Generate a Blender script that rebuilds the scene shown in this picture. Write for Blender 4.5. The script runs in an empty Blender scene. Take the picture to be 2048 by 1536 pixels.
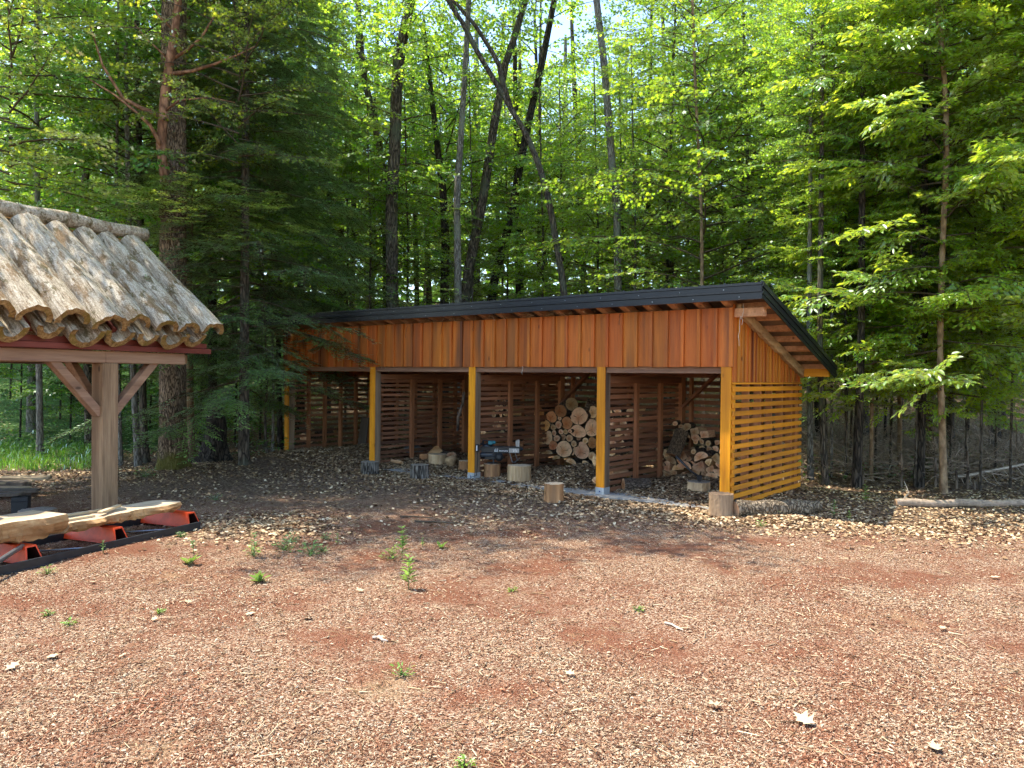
import bpy, math, random
import numpy as np
from mathutils import Vector, Matrix, Euler
random.seed(7); RNG = np.random.default_rng(11)
R = math.radians
sc = bpy.context.scene
col = sc.collection

# ---------------------------------------------------------------- camera
CAMH = 1.75
cam_d = bpy.data.cameras.new("camera"); cam = bpy.data.objects.new("camera", cam_d); col.objects.link(cam)
FPX = 1550.0
cam_d.sensor_width = 36; cam_d.lens = FPX/2048*36
cam_d.clip_start = .05; cam_d.clip_end = 600
CM = Euler((R(90-.57), 0, 0)).to_matrix() @ Matrix.Rotation(R(.576), 3, 'Z')
cam.matrix_world = Matrix.Translation((0, 0, CAMH)) @ CM.to_4x4()
sc.camera = cam
# ---------------------------------------------------------------- world, sun, exposure
SUN_EL = 64.0
SUN_AZ = R(-73)          # from +Y towards +X
SD = Vector((math.sin(SUN_AZ)*math.cos(R(SUN_EL)), math.cos(SUN_AZ)*math.cos(R(SUN_EL)), math.sin(R(SUN_EL))))
w = bpy.data.worlds.new("World"); sc.world = w; w.use_nodes = True
nt = w.node_tree; nt.nodes.clear()
sky = nt.nodes.new('ShaderNodeTexSky'); sky.sky_type = 'NISHITA'; sky.sun_disc = False
sky.sun_elevation = R(SUN_EL); sky.sun_rotation = SUN_AZ; sky.air_density = 1.0; sky.dust_density = .6; sky.ozone_density = 1.2
bgn = nt.nodes.new('ShaderNodeBackground'); bgn.inputs[1].default_value = .15
wo = nt.nodes.new('ShaderNodeOutputWorld'); hs = nt.nodes.new('ShaderNodeHueSaturation'); hs.inputs['Saturation'].default_value = 1.0; nt.links.new(sky.outputs[0], hs.inputs['Color']); nt.links.new(hs.outputs[0], bgn.inputs[0]); nt.links.new(bgn.outputs[0], wo.inputs[0])
sd = bpy.data.lights.new("sun", 'SUN'); sd.energy = 2.9; sd.angle = R(.5); sd.color = (1, .93, .80)
so = bpy.data.objects.new("sun", sd); col.objects.link(so); so.rotation_euler = SD.to_track_quat('Z', 'Y').to_euler(); so.location = (-10, 5, 25)
sc.view_settings.view_transform = 'Standard'; sc.view_settings.look = 'None'
sc.view_settings.exposure = 1.85; sc.view_settings.gamma = 1; sc.view_settings.use_curve_mapping = False
sc.render.engine = 'CYCLES'
sc.cycles.use_adaptive_sampling = True; sc.cycles.adaptive_threshold = .035; sc.cycles.max_bounces = 7; sc.cycles.diffuse_bounces = 5; sc.cycles.glossy_bounces = 2; sc.cycles.transmission_bounces = 5
sc.cycles.sample_clamp_indirect = 6; sc.cycles.caustics_reflective = False; sc.cycles.caustics_refractive = False

# ---------------------------------------------------------------- placing helpers
def ray(px, py):
    return CM @ Vector(((px-1024)/FPX, -(py-768)/FPX, -1))
def gp(px, py, h=0.0):
    d = ray(px, py); t = (h-CAMH)/d.z
    return Vector((d.x*t, d.y*t, h))
def at(px, py, Y):
    d = ray(px, py); t = Y/d.y
    return Vector((d.x*t, Y, CAMH+d.z*t))
def atx(px, Y):            # x at a depth for a column on the horizon
    return at(px, 752, Y).x

# shed frame: local x to the right along the front, y to the back
SO = Vector((2.903, 10.25, 0)); SROT = math.atan2(-.626, .78)
SHM = Matrix.Translation(SO) @ Matrix.Rotation(SROT, 4, 'Z'); SHI = SHM.inverted()
def shed_pt(px, py, yl):   # point of the local plane y = yl seen at the pixel
    d = SHI.to_3x3() @ ray(px, py); o = SHI @ Vector((0, 0, CAMH)); t = (yl-o.y)/d.y
    return o + d*t

# ---------------------------------------------------------------- ground height
BUMPS = []
def bump(px, py, r, h): p = gp(px, py); BUMPS.append((p.x, p.y, r, h))
bump(660, 925, 1.0, .13); bump(560, 925, 1.0, .10); bump(345, 945, .9, .10); bump(820, 915, .9, .08)
for lx, ly, r_, h_ in ((-3.1, 1.3, .75, .24), (-.9, 1.5, .8, .16), (-5.6, 1.8, 1.0, .12), (-8.4, 1.4, 1.3, .16), (-1.6, 1.9, .5, .1)):
    q = SHM @ Vector((lx, ly, 0)); BUMPS.append((q.x, q.y, r_, h_))
def gz(x, y):
    x = np.asarray(x, float); y = np.asarray(y, float)
    z = .012*np.sin(x*1.3+.5)*np.sin(y*.9+1)+.010*np.sin(x*2.9+y*1.7)+.006*np.sin(x*6.1-y*4.3)*np.sin(y*5.2)
    z = z + .004*np.sin(x*17+3*np.sin(y*9))*np.sin(y*15+x*4)
    for bx, by, r, h in BUMPS: z = z + h*np.exp(-((x-bx)**2+(y-by)**2)/(r*r))
    far = np.clip((y-15)/20, 0, 1); z = z + far*.35*(1+np.sin(x*.35)*np.sin(y*.25+1)) + np.clip((y-19)/40, 0, 1)**1.3*7
    return z
def g1(x, y): return float(gz(x, y))

SANDY = [(gp(px_, py_).x, gp(px_, py_).y, r_) for px_, py_, r_ in ((770, 1375, .24), (320, 1505, .20))]
# ---------------------------------------------------------------- materials
class NT:
    def __init__(s, name):
        s.m = bpy.data.materials.new(name); s.m.use_nodes = True; s.t = s.m.node_tree; s.t.nodes.clear()
        s.out = s.n('ShaderNodeOutputMaterial')
    def n(s, typ, **kw):
        nd = s.t.nodes.new(typ)
        for k, v in kw.items():
            if k.startswith('i_'):
                key = k[2:]; key = int(key) if key.isdigit() else key
                nd.inputs[key].default_value = v
            else: setattr(nd, k, v)
        return nd
    def l(s, a, b): s.t.links.new(a, b)
    def tex(s, scale=(1, 1, 1), coord='Object'):
        tc = s.n('ShaderNodeTexCoord'); mp = s.n('ShaderNodeMapping'); mp.inputs['Scale'].default_value = scale
        s.l(tc.outputs[coord], mp.inputs[0]); return mp.outputs[0]
    def noise(s, vec, scale, detail=4, rough=.6):
        nd = s.n('ShaderNodeTexNoise'); nd.inputs['Scale'].default_value = scale; nd.inputs['Detail'].default_value = detail
        nd.inputs['Roughness'].default_value = rough; s.l(vec, nd.inputs['Vector']); return nd.outputs['Fac']
    def voro(s, vec, scale, feat='F1', out='Distance', rnd=1.0):
        nd = s.n('ShaderNodeTexVoronoi'); nd.feature = feat; nd.inputs['Scale'].default_value = scale
        nd.inputs['Randomness'].default_value = rnd; s.l(vec, nd.inputs['Vector']); return nd.outputs[out]
    def ramp(s, fac, stops, interp='LINEAR'):
        nd = s.n('ShaderNodeValToRGB'); cr = nd.color_ramp; cr.interpolation = interp
        while len(cr.elements) < len(stops): cr.elements.new(.5)
        for e, (p, c) in zip(cr.elements, stops): e.position = p; e.color = (*c, 1) if len(c) == 3 else c
        s.l(fac, nd.inputs[0]); return nd.outputs[0]
    def mix(s, fac, a, b, blend='MIX'):
        nd = s.n('ShaderNodeMix'); nd.data_type = 'RGBA'; nd.blend_type = blend
        for sock, v in ((nd.inputs[0], fac), (nd.inputs[6], a), (nd.inputs[7], b)):
            if isinstance(v, (int, float)): sock.default_value = v
            elif isinstance(v, tuple): sock.default_value = (*v, 1)
            else: s.l(v, sock)
        return nd.outputs[2]
    def math(s, op, a, b=None, clamp=False):
        nd = s.n('ShaderNodeMath'); nd.operation = op; nd.use_clamp = clamp
        for i, v in ((0, a), (1, b)):
            if v is None: continue
            if isinstance(v, (int, float)): nd.inputs[i].default_value = v
            else: s.l(v, nd.inputs[i])
        return nd.outputs[0]
    def bump(s, h, dist=.01, strength=1.0):
        nd = s.n('ShaderNodeBump'); nd.inputs['Distance'].default_value = dist; nd.inputs['Strength'].default_value = strength
        s.l(h, nd.inputs['Height']); return nd.outputs[0]
    def bsdf(s, colr, rough=.8, nrm=None, spec=.3, metal=0):
        b = s.n('ShaderNodeBsdfPrincipled')
        if isinstance(colr, tuple): b.inputs['Base Color'].default_value = (*colr, 1)
        else: s.l(colr, b.inputs['Base Color'])
        if isinstance(rough, (int, float)): b.inputs['Roughness'].default_value = rough
        else: s.l(rough, b.inputs['Roughness'])
        b.inputs['Specular IOR Level'].default_value = spec; b.inputs['Metallic'].default_value = metal
        if nrm is not None: s.l(nrm, b.inputs['Normal'])
        s.l(b.outputs[0], s.out.inputs[0]); return b

def hsv_jit(s, colr, fac, amt=.25, hue=0.0):
    nd = s.n('ShaderNodeHueSaturation'); s.l(colr, nd.inputs['Color'])
    m = s.n('ShaderNodeMapRange'); s.l(fac, m.inputs[0]); m.inputs[3].default_value = 1-amt; m.inputs[4].default_value = 1+amt
    s.l(m.outputs[0], nd.inputs['Value'])
    if hue:
        m2 = s.n('ShaderNodeMapRange'); f2 = s.math('FRACT', s.math('MULTIPLY', fac, 7.31)); s.l(f2, m2.inputs[0])
        m2.inputs[3].default_value = .5-hue; m2.inputs[4].default_value = .5+hue; s.l(m2.outputs[0], nd.inputs['Hue'])
    return nd.outputs[0]

def mat_wood(name, c1, c2, axis='z', grain=14, jit=.22, rough=.7, dark=None, knots=True, hue=0.0, bumpd=.002, spec=.3):
    s = NT(name)
    sca = {'x': (.07, 1, 1), 'y': (1, .07, 1), 'z': (1, 1, .07)}[axis]
    gi = s.n('ShaderNodeNewGeometry').outputs['Random Per Island']
    tc = s.n('ShaderNodeTexCoord'); add = s.n('ShaderNodeVectorMath', operation='ADD'); s.l(tc.outputs['Object'], add.inputs[0])
    cm = s.n('ShaderNodeCombineXYZ'); k = s.math('MULTIPLY', gi, 37.0)
    for i in range(3): s.l(k, cm.inputs[i])
    s.l(cm.outputs[0], add.inputs[1])
    mp = s.n('ShaderNodeMapping'); mp.inputs['Scale'].default_value = sca; s.l(add.outputs[0], mp.inputs[0]); v = mp.outputs[0]
    n1 = s.noise(v, grain, 6, .65); n2 = s.noise(v, grain*5, 3, .6)
    f = s.math('ADD', s.math('MULTIPLY', n1, .7), s.math('MULTIPLY', n2, .3))
    c = s.ramp(f, [(.34, c1), (.64, c2)])
    if dark:
        n3 = s.noise(v, 3.2, 3, .6); c = s.mix(s.ramp(n3, [(.50, (0, 0, 0)), (.68, (1, 1, 1))]), c, dark)
    if knots:
        mk = s.n('ShaderNodeMapping'); mk.inputs['Scale'].default_value = {'x': (.45, 1, 1), 'y': (1, .45, 1), 'z': (1, 1, .45)}[axis]; s.l(add.outputs[0], mk.inputs[0])
        kn = s.voro(mk.outputs[0], 4.5); c = s.mix(s.ramp(kn, [(.05, (.75, .75, .75)), (.10, (0, 0, 0))]), c, tuple(x*.25 for x in c1))
    c = hsv_jit(s, c, gi, jit, hue)
    s.bsdf(c, rough, s.bump(f, bumpd, .8), spec); return s.m

def mat_bark(name, c1, c2, scale=10, stretch=.22, depth=.02, moss=None, patch=None):
    s = NT(name); v = s.tex((1, 1, stretch))
    dn = s.n('ShaderNodeTexNoise'); dn.inputs['Scale'].default_value = scale*.6; s.l(v, dn.inputs['Vector'])
    ad = s.n('ShaderNodeVectorMath', operation='MULTIPLY_ADD'); s.l(dn.outputs['Color'], ad.inputs[0]); ad.inputs[1].default_value = (.12, .12, .12); s.l(v, ad.inputs[2])
    vo = s.voro(ad.outputs[0], scale, 'DISTANCE_TO_EDGE'); n = s.noise(v, scale*4, 5, .7)
    h = s.math('ADD', s.math('MULTIPLY', s.math('MINIMUM', vo, .25), 3.0), s.math('MULTIPLY', n, .5))
    c = s.mix(s.ramp(vo, [(.02, (0, 0, 0)), (.22, (1, 1, 1))]), c1, c2)
    c = s.mix(.8, c, s.ramp(n, [(.3, (.45, .45, .45)), (.7, (1.35, 1.35, 1.35))]), 'MULTIPLY')
    if patch:
        pn = s.noise(s.tex((1, 1, .6)), 2.6, 4, .6); c = s.mix(s.ramp(pn, [(.5, (0, 0, 0)), (.62, (.8, .8, .8))]), c, patch)
    if moss:
        mn = s.noise(s.tex(), 2.1, 5, .7)
        sep = s.n('ShaderNodeSeparateXYZ'); s.l(s.tex(), sep.inputs[0])
        zz = s.n('ShaderNodeMapRange'); s.l(sep.outputs[2], zz.inputs[0]); zz.inputs[1].default_value = 0; zz.inputs[2].default_value = moss[1]; zz.inputs[3].default_value = .45; zz.inputs[4].default_value = -.05
        c = s.mix(s.ramp(s.math('ADD', mn, zz.outputs[0]), [(.62, (0, 0, 0)), (.78, (.9, .9, .9))]), c, moss[0])
    s.bsdf(c, .95, s.bump(h, depth), .15); return s.m

def mat_leaf(name, cd, ct, gloss=.06, jit=.3, hue=.02, tfac=.5, grough=.35):
    s = NT(name); gi = s.n('ShaderNodeNewGeometry').outputs['Random Per Island']
    oi = s.n('ShaderNodeObjectInfo').outputs['Random']
    f = s.math('FRACT', s.math('ADD', gi, oi))
    def rgb(c): nd = s.n('ShaderNodeRGB'); nd.outputs[0].default_value = (*c, 1); return nd.outputs[0]
    a = hsv_jit(s, rgb(cd), f, jit, hue); b = hsv_jit(s, rgb(ct), f, jit*.8, hue)
    a = hsv_jit(s, a, oi, .22, .0); b = hsv_jit(s, b, oi, .2, .0)
    d = s.n('ShaderNodeBsdfDiffuse'); s.l(a, d.inputs[0]); t = s.n('ShaderNodeBsdfTranslucent'); s.l(b, t.inputs[0])
    m = s.n('ShaderNodeMixShader'); m.inputs[0].default_value = tfac; s.l(d.outputs[0], m.inputs[1]); s.l(t.outputs[0], m.inputs[2])
    g = s.n('ShaderNodeBsdfGlossy'); g.inputs['Roughness'].default_value = grough; g.inputs[0].default_value = (.9, 1, .95, 1)
    fr = s.n('ShaderNodeFresnel'); fr.inputs[0].default_value = 1.4
    fm = s.math('ADD', s.math('MULTIPLY', fr.outputs[0], .6), gloss, True)
    m2 = s.n('ShaderNodeMixShader'); s.l(fm, m2.inputs[0]); s.l(m.outputs[0], m2.inputs[1]); s.l(g.outputs[0], m2.inputs[2])
    s.l(m2.outputs[0], s.out.inputs[0]); return s.m

def mat_plain(name, c, rough=.5, metal=0, spec=.5, nscale=30, namt=.25, bumpd=.0005):
    s = NT(name); n = s.noise(s.tex(), nscale, 5, .65)
    cc = s.mix(s.ramp(n, [(.35, (1, 1, 1)), (.7, (0, 0, 0))]), c, tuple(x*(1-namt) for x in c))
    s.bsdf(cc, rough, s.bump(n, bumpd), spec, metal); return s.m

def mat_island(name, stops, rough=.85, jit=.25, nscale=90, transl=0):
    s = NT(name); gi = s.n('ShaderNodeNewGeometry').outputs['Random Per Island']
    c = s.ramp(gi, stops, 'LINEAR'); n = s.noise(s.tex(), nscale, 3, .6)
    c = s.mix(.55, c, s.ramp(n, [(.3, (.6, .6, .6)), (.7, (1.3, 1.3, 1.3))]), 'MULTIPLY')
    c = hsv_jit(s, c, s.math('FRACT', s.math('MULTIPLY', gi, 91.7)), jit)
    s.bsdf(c, rough, None, .2); return s.m

def mat_cut(name, c1, c2, rings=26):
    s = NT(name); tc = s.n('ShaderNodeTexCoord'); oi = s.n('ShaderNodeObjectInfo').outputs['Random']
    no = s.n('ShaderNodeTexNoise'); no.inputs['Scale'].default_value = 1.7; s.l(tc.outputs['Object'], no.inputs['Vector'])
    ad = s.n('ShaderNodeVectorMath', operation='MULTIPLY_ADD'); s.l(no.outputs['Color'], ad.inputs[0]); ad.inputs[1].default_value = (.25, 0, .25); s.l(tc.outputs['Object'], ad.inputs[2])
    sub = s.n('ShaderNodeVectorMath', operation='MULTIPLY'); s.l(ad.outputs[0], sub.inputs[0]); sub.inputs[1].default_value = (1, 0, 1)
    ln = s.n('ShaderNodeVectorMath', operation='LENGTH'); s.l(sub.outputs[0], ln.inputs[0])
    rg = s.math('SINE', s.math('MULTIPLY', ln.outputs['Value'], rings*2.0))
    c = s.mix(s.ramp(ln.outputs['Value'], [(.1, (0, 0, 0)), (.75, (1, 1, 1))]), c2, c1)
    c = s.mix(.35, c, s.ramp(rg, [(0, (.7, .62, .5)), (1, (1.05, 1.05, 1.05))]), 'MULTIPLY')
    n = s.noise(tc.outputs['Object'], 3.0, 5, .7); c = s.mix(s.ramp(n, [(.45, (0, 0, 0)), (.75, (.6, .6, .6))]), c, tuple(x*.35 for x in c2))
    # radial drying cracks
    sp = s.n('ShaderNodeSeparateXYZ'); s.l(sub.outputs[0], sp.inputs[0]); ang = s.math('ARCTAN2', sp.outputs[2], sp.outputs[0])
    wv = s.math('SINE', s.math('ADD', s.math('MULTIPLY', ang, 3.0), s.math('MULTIPLY', oi, 30)))
    ck = s.math('MULTIPLY', s.math('GREATER_THAN', wv, .992), s.math('LESS_THAN', ln.outputs['Value'], .7)); c = s.mix(ck, c, (.03, .015, .008))
    c = hsv_jit(s, c, oi, .42, .012); s.bsdf(c, .85, s.bump(n, .003), .15); return s.m

M = {}
M['stain'] = mat_wood('stained_boards', (.33, .078, .010), (.58, .165, .022), 'z', 9, .13, .62, dark=(.17, .06, .02), hue=.006)
M['stain2'] = mat_wood('stained_gable_boards', (.33, .085, .009), (.56, .18, .020), 'z', 9, .14, .6, dark=(.16, .05, .015), hue=.012)
M['yellow'] = mat_wood('yellow_stained_wood', (.48, .155, .003), (.86, .36, .010), 'z', 9, .08, .6, dark=(.40, .13, .006))
M['yellow_y'] = mat_wood('yellow_stained_slats', (.50, .165, .004), (.70, .265, .010), 'y', 8, .14, .55, dark=(.36, .13, .01))
M['yellow_x'] = mat_wood('yellow_stained_beam', (.54, .20, .006), (.74, .31, .012), 'x', 8, .1, .55)
M['weath_z'] = mat_wood('weathered_post_wood', (.13, .085, .05), (.30, .21, .135), 'z', 9, .12, .85, dark=(.08, .05, .035))
M['weath_x'] = mat_wood('weathered_beam_wood', (.15, .075, .04), (.34, .19, .11), 'x', 9, .15, .85, dark=(.09, .05, .035))
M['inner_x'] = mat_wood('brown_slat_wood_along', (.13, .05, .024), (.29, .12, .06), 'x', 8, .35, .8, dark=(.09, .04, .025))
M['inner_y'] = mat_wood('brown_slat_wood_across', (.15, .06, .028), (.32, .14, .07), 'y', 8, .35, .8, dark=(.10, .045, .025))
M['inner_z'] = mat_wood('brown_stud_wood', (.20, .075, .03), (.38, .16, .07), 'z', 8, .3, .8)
M['rafter'] = mat_wood('rafter_wood', (.34, .16, .075), (.60, .33, .17), 'y', 8, .25, .75)
M['rough'] = mat_wood('rough_edge_wood', (.20, .12, .06), (.50, .34, .18), 'y', 7, .3, .9, dark=(.12, .07, .03), bumpd=.01)
M['soffit'] = mat_wood('soffit_panel', (.10, .065, .045), (.19, .13, .095), 'y', 6, .15, .85)
M['black'] = mat_plain('black_sheet_metal', (.010, .011, .013), .34, .2, .45, 6, .3)
M['concrete'] = mat_plain('concrete_surface', (.40, .38, .34), .9, 0, .2, 12, .45, .004)
M['zinc'] = mat_plain('zinc_bracket', (.46, .49, .50), .5, .3, .5)
M['screw'] = mat_plain('screw_head', (.05, .09, .3), .4, .6, .5)
M['redwood'] = mat_wood('reddish_timber', (.14, .075, .036), (.40, .25, .135), 'z', 10, .12, .75, dark=(.17, .09, .045), bumpd=.004)
M['redwood_x'] = mat_wood('reddish_timber_long', (.18, .09, .048), (.38, .22, .13), 'x', 7, .15, .75, dark=(.15, .07, .05), bumpd=.003)
M['darkred'] = mat_wood('dark_red_timber', (.11, .022, .014), (.22, .05, .03), 'x', 7, .1, .6)
M['cut'] = mat_cut('cut_log_face', (.66, .43, .24), (.52, .24, .10))
M['cut_o'] = mat_cut('orange_cut_log_face', (.60, .29, .12), (.55, .20, .065))
M['bark'] = mat_bark('log_bark', (.05, .035, .025), (.20, .15, .11), 6, .35, .02)
M['bark_log'] = mat_bark('fallen_log_bark', (.07, .048, .03), (.31, .235, .155), 24, .3, .015)
M['bark_tan'] = mat_bark('split_log_bark', (.06, .04, .025), (.24, .165, .10), 7, .35, .02)
M['bark_oak'] = mat_bark('oak_trunk_bark', (.05, .032, .02), (.36, .26, .17), 30, .2, .02, moss=((.11, .10, .02), .7))
M['bark_maple'] = mat_bark('maple_trunk_bark', (.03, .024, .018), (.17, .135, .10), 20, .2, .02, patch=(.10, .11, .075))
M['bark_grey'] = mat_bark('grey_trunk_bark', (.08, .068, .055), (.27, .25, .21), 26, .2, .01, patch=(.20, .22, .17))
M['bark_dark'] = mat_bark('dark_trunk_bark', (.015, .012, .010), (.09, .072, .055), 20, .2, .02)
M['bark_smooth'] = mat_bark('smooth_young_bark', (.20, .13, .075), (.36, .25, .15), 5, .6, .003)
M['bark_pink'] = mat_bark('pinkish_limb_bark', (.17, .085, .05), (.36, .20, .12), 8, .5, .006)
M['twig'] = mat_plain('twig_bark', (.10, .075, .05), .9, 0, .2)
M['deadwood'] = mat_plain('dead_twig_wood', (.44, .33, .235), .9, 0, .2, 20, .5)
M['paledead'] = mat_plain('bleached_branch_wood', (.60, .50, .40), .9, 0, .2, 20, .3)
M['stumpside'] = mat_wood('debarked_stump_side', (.34, .20, .09), (.68, .50, .29), 'z', 9, .1, .85, dark=(.16, .09, .04), bumpd=.01)
M['stumporange'] = mat_wood('orange_stump_side', (.30, .13, .045), (.60, .32, .14), 'z', 9, .1, .85, dark=(.14, .07, .035), bumpd=.01)
M['stumpold'] = mat_wood('old_stump_side', (.16, .10, .06), (.42, .28, .16), 'z', 9, .1, .9, dark=(.08, .05, .03), bumpd=.012)
M['groovebark'] = mat_bark('grooved_stump_bark', (.03, .025, .02), (.27, .24, .20), 22, .08, .02)
M['orangepaint'] = mat_plain('orange_red_painted_steel', (.80, .065, .008), .45, 0, .5, 8, .35)
M['blacksteel'] = mat_plain('black_steel', (.028, .03, .034), .42, .3, .5, 12, .4)
M['darkin'] = mat_plain('inside_shade', (.03, .006, .004), .7, 0, .2)  # near-black red: shade inside the hollow bunk ends put into the colour
M['plastic'] = mat_plain('black_plastic', (.012, .014, .018), .35, 0, .5)
M['rubber'] = mat_plain('rubber', (.015, .015, .016), .75, 0, .3)
M['teal'] = mat_plain('teal_plastic', (.01, .16, .19), .4, 0, .5)
M['steel'] = mat_plain('grey_steel', (.33, .34, .35), .35, .8, .5)
M['white'] = mat_plain('white_marking', (.75, .76, .76), .5, 0, .3, 40, .15)
M['rock'] = mat_plain('grey_rock', (.16, .165, .17), .9, 0, .2, 9, .5, .01)
M['cant'] = mat_wood('sawn_cant_wood', (.36, .25, .15), (.60, .48, .33), 'x', 9, .12, .85, dark=(.30, .20, .11), bumpd=.006)
M['cant_rough'] = mat_wood('torn_cant_edge', (.30, .12, .035), (.68, .43, .2), 'x', 8, .15, .9, dark=(.22, .12, .05), bumpd=.03)
M['plank'] = mat_wood('old_plank_wood', (.24, .17, .10), (.50, .38, .24), 'x', 8, .3, .85, dark=(.12, .09, .06))
M['paleplank'] = mat_wood('pale_lath_wood', (.38, .27, .15), (.62, .47, .28), 'x', 8, .2, .85)
M['darkplank'] = mat_wood('dark_board_wood', (.06, .045, .035), (.13, .10, .075), 'z', 8, .2, .85)

def mat_halflog():
    s = NT('weathered_half_log'); tc = s.n('ShaderNodeTexCoord'); mr = s.n('ShaderNodeMapping'); mr.inputs['Rotation'].default_value = (R(-45), 0, 0); s.l(tc.outputs['Object'], mr.inputs[0])
    def sc_(v3): m_ = s.n('ShaderNodeMapping'); m_.inputs['Scale'].default_value = v3; s.l(mr.outputs[0], m_.inputs[0]); return m_.outputs[0]
    n = s.noise(sc_((1, .05, 1)), 26, 6, .7); nf = s.noise(sc_((1, .09, 1)), 70, 4, .7); n2 = s.noise(sc_((1, .4, 1)), 4.6, 6, .72); n3 = s.noise(sc_((1, .5, 1)), 7.5, 5, .75); n4 = s.noise(tc.outputs['Object'], 60, 4, .7)
    c = s.ramp(s.math('ADD', s.math('MULTIPLY', n, .6), s.math('MULTIPLY', nf, .4)), [(.34, (.12, .085, .05)), (.44, (.38, .29, .19)), (.54, (.60, .50, .36)), (.68, (.76, .67, .53))])
    c = s.mix(s.ramp(n2, [(.52, (0, 0, 0)), (.60, (.75, .75, .75))]), c, (.21, .11, .035))
    c = s.mix(s.ramp(n3, [(.56, (0, 0, 0)), (.63, (.8, .8, .8))]), c, (.12, .085, .025))
    c = s.mix(.75, c, s.ramp(n4, [(.32, (.35, .33, .3)), (.55, (1, 1, 1)), (.75, (1.35, 1.35, 1.35))]), 'MULTIPLY')
    h = s.math('ADD', s.math('ADD', n, nf), s.math('MULTIPLY', n4, .7)); s.bsdf(c, .92, s.bump(h, .012), .15); return s.m
M['halflog'] = mat_halflog()
def mat_hend():
    s = NT('mossy_half_log_end'); n = s.noise(s.tex(), 26, 6, .75); n2 = s.noise(s.tex(), 7, 4, .6)
    c = s.ramp(n, [(.32, (.09, .045, .015)), (.5, (.34, .19, .07)), (.7, (.56, .36, .16))])
    c = s.mix(s.ramp(n2, [(.5, (0, 0, 0)), (.62, (.7, .7, .7))]), c, (.20, .14, .025))
    s.bsdf(c, .95, s.bump(n, .015), .1); return s.m
M['hend'] = mat_hend()

# leaves
M['leaf_maple'] = mat_leaf('maple_leaf', (.12, .25, .045), (.58, .80, .04), .02, tfac=.64)
M['leaf_mid'] = mat_leaf('forest_leaf', (.10, .22, .045), (.50, .74, .05), .02, tfac=.64)
M['leaf_far'] = mat_leaf('far_forest_leaf', (.10, .21, .05), (.54, .78, .06), .015, tfac=.65)
M['leaf_beech'] = mat_leaf('beech_leaf', (.15, .30, .025), (.74, .90, .05), .03, tfac=.66)
M['leaf_left'] = mat_leaf('left_maple_leaf', (.13, .20, .025), (.66, .74, .05), .015, tfac=.64)
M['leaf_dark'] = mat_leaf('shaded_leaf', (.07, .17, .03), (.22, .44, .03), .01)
M['leaf_hem'] = mat_leaf('hemlock_needles', (.11, .22, .065), (.34, .54, .09), .015, tfac=.5, hue=.015)
M['leaf_weed'] = mat_leaf('weed_leaf', (.20, .34, .05), (.45, .65, .07), .02)
M['leaf_weed2'] = mat_leaf('dark_weed_leaf', (.12, .24, .06), (.22, .40, .07), .02)
M['grass'] = mat_leaf('grass_blades', (.10, .23, .025), (.26, .50, .04), .005)
def mat_chips():
    s = NT('wood_chip_mulch'); gi = s.n('ShaderNodeNewGeometry').outputs['Random Per Island']; v = s.tex()
    a = s.ramp(gi, [(0, (.05, .028, .018)), (.20, (.18, .085, .048)), (.38, (.33, .18, .105)), (.56, (.43, .29, .185)), (.72, (.51, .39, .265)), (.88, (.54, .44, .31)), (1, (.62, .53, .41))])
    b = s.ramp(gi, [(0, (.05, .022, .013)), (.25, (.19, .072, .038)), (.5, (.34, .145, .08)), (.75, (.44, .25, .16)), (1, (.60, .48, .36))])
    n = s.noise(v, .9, 5, .6); c = s.mix(s.ramp(n, [(.48, (0, 0, 0)), (.64, (1, 1, 1))]), a, b)
    n2 = s.noise(v, 2.3, 4, .6); c = s.mix(s.ramp(n2, [(.5, (0, 0, 0)), (.72, (.55, .55, .55))]), c, (.20, .085, .05))
    c = hsv_jit(s, c, s.math('FRACT', s.math('MULTIPLY', gi, 91.7)), .25); c = s.mix(1.0, c, (.84, .81, .76), 'MULTIPLY'); s.bsdf(c, .9, None, .15); return s.m
M['chips'] = mat_chips()
M['litter'] = mat_island('dry_leaf_litter', [(0, (.05, .026, .014)), (.22, (.18, .10, .048)), (.5, (.33, .205, .105)), (.75, (.47, .325, .18)), (1, (.66, .52, .33))])
M['dryleaf'] = mat_island('pale_dry_leaf', [(0, (.44, .31, .17)), (1, (.56, .44, .28))], jit=.15)

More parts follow.
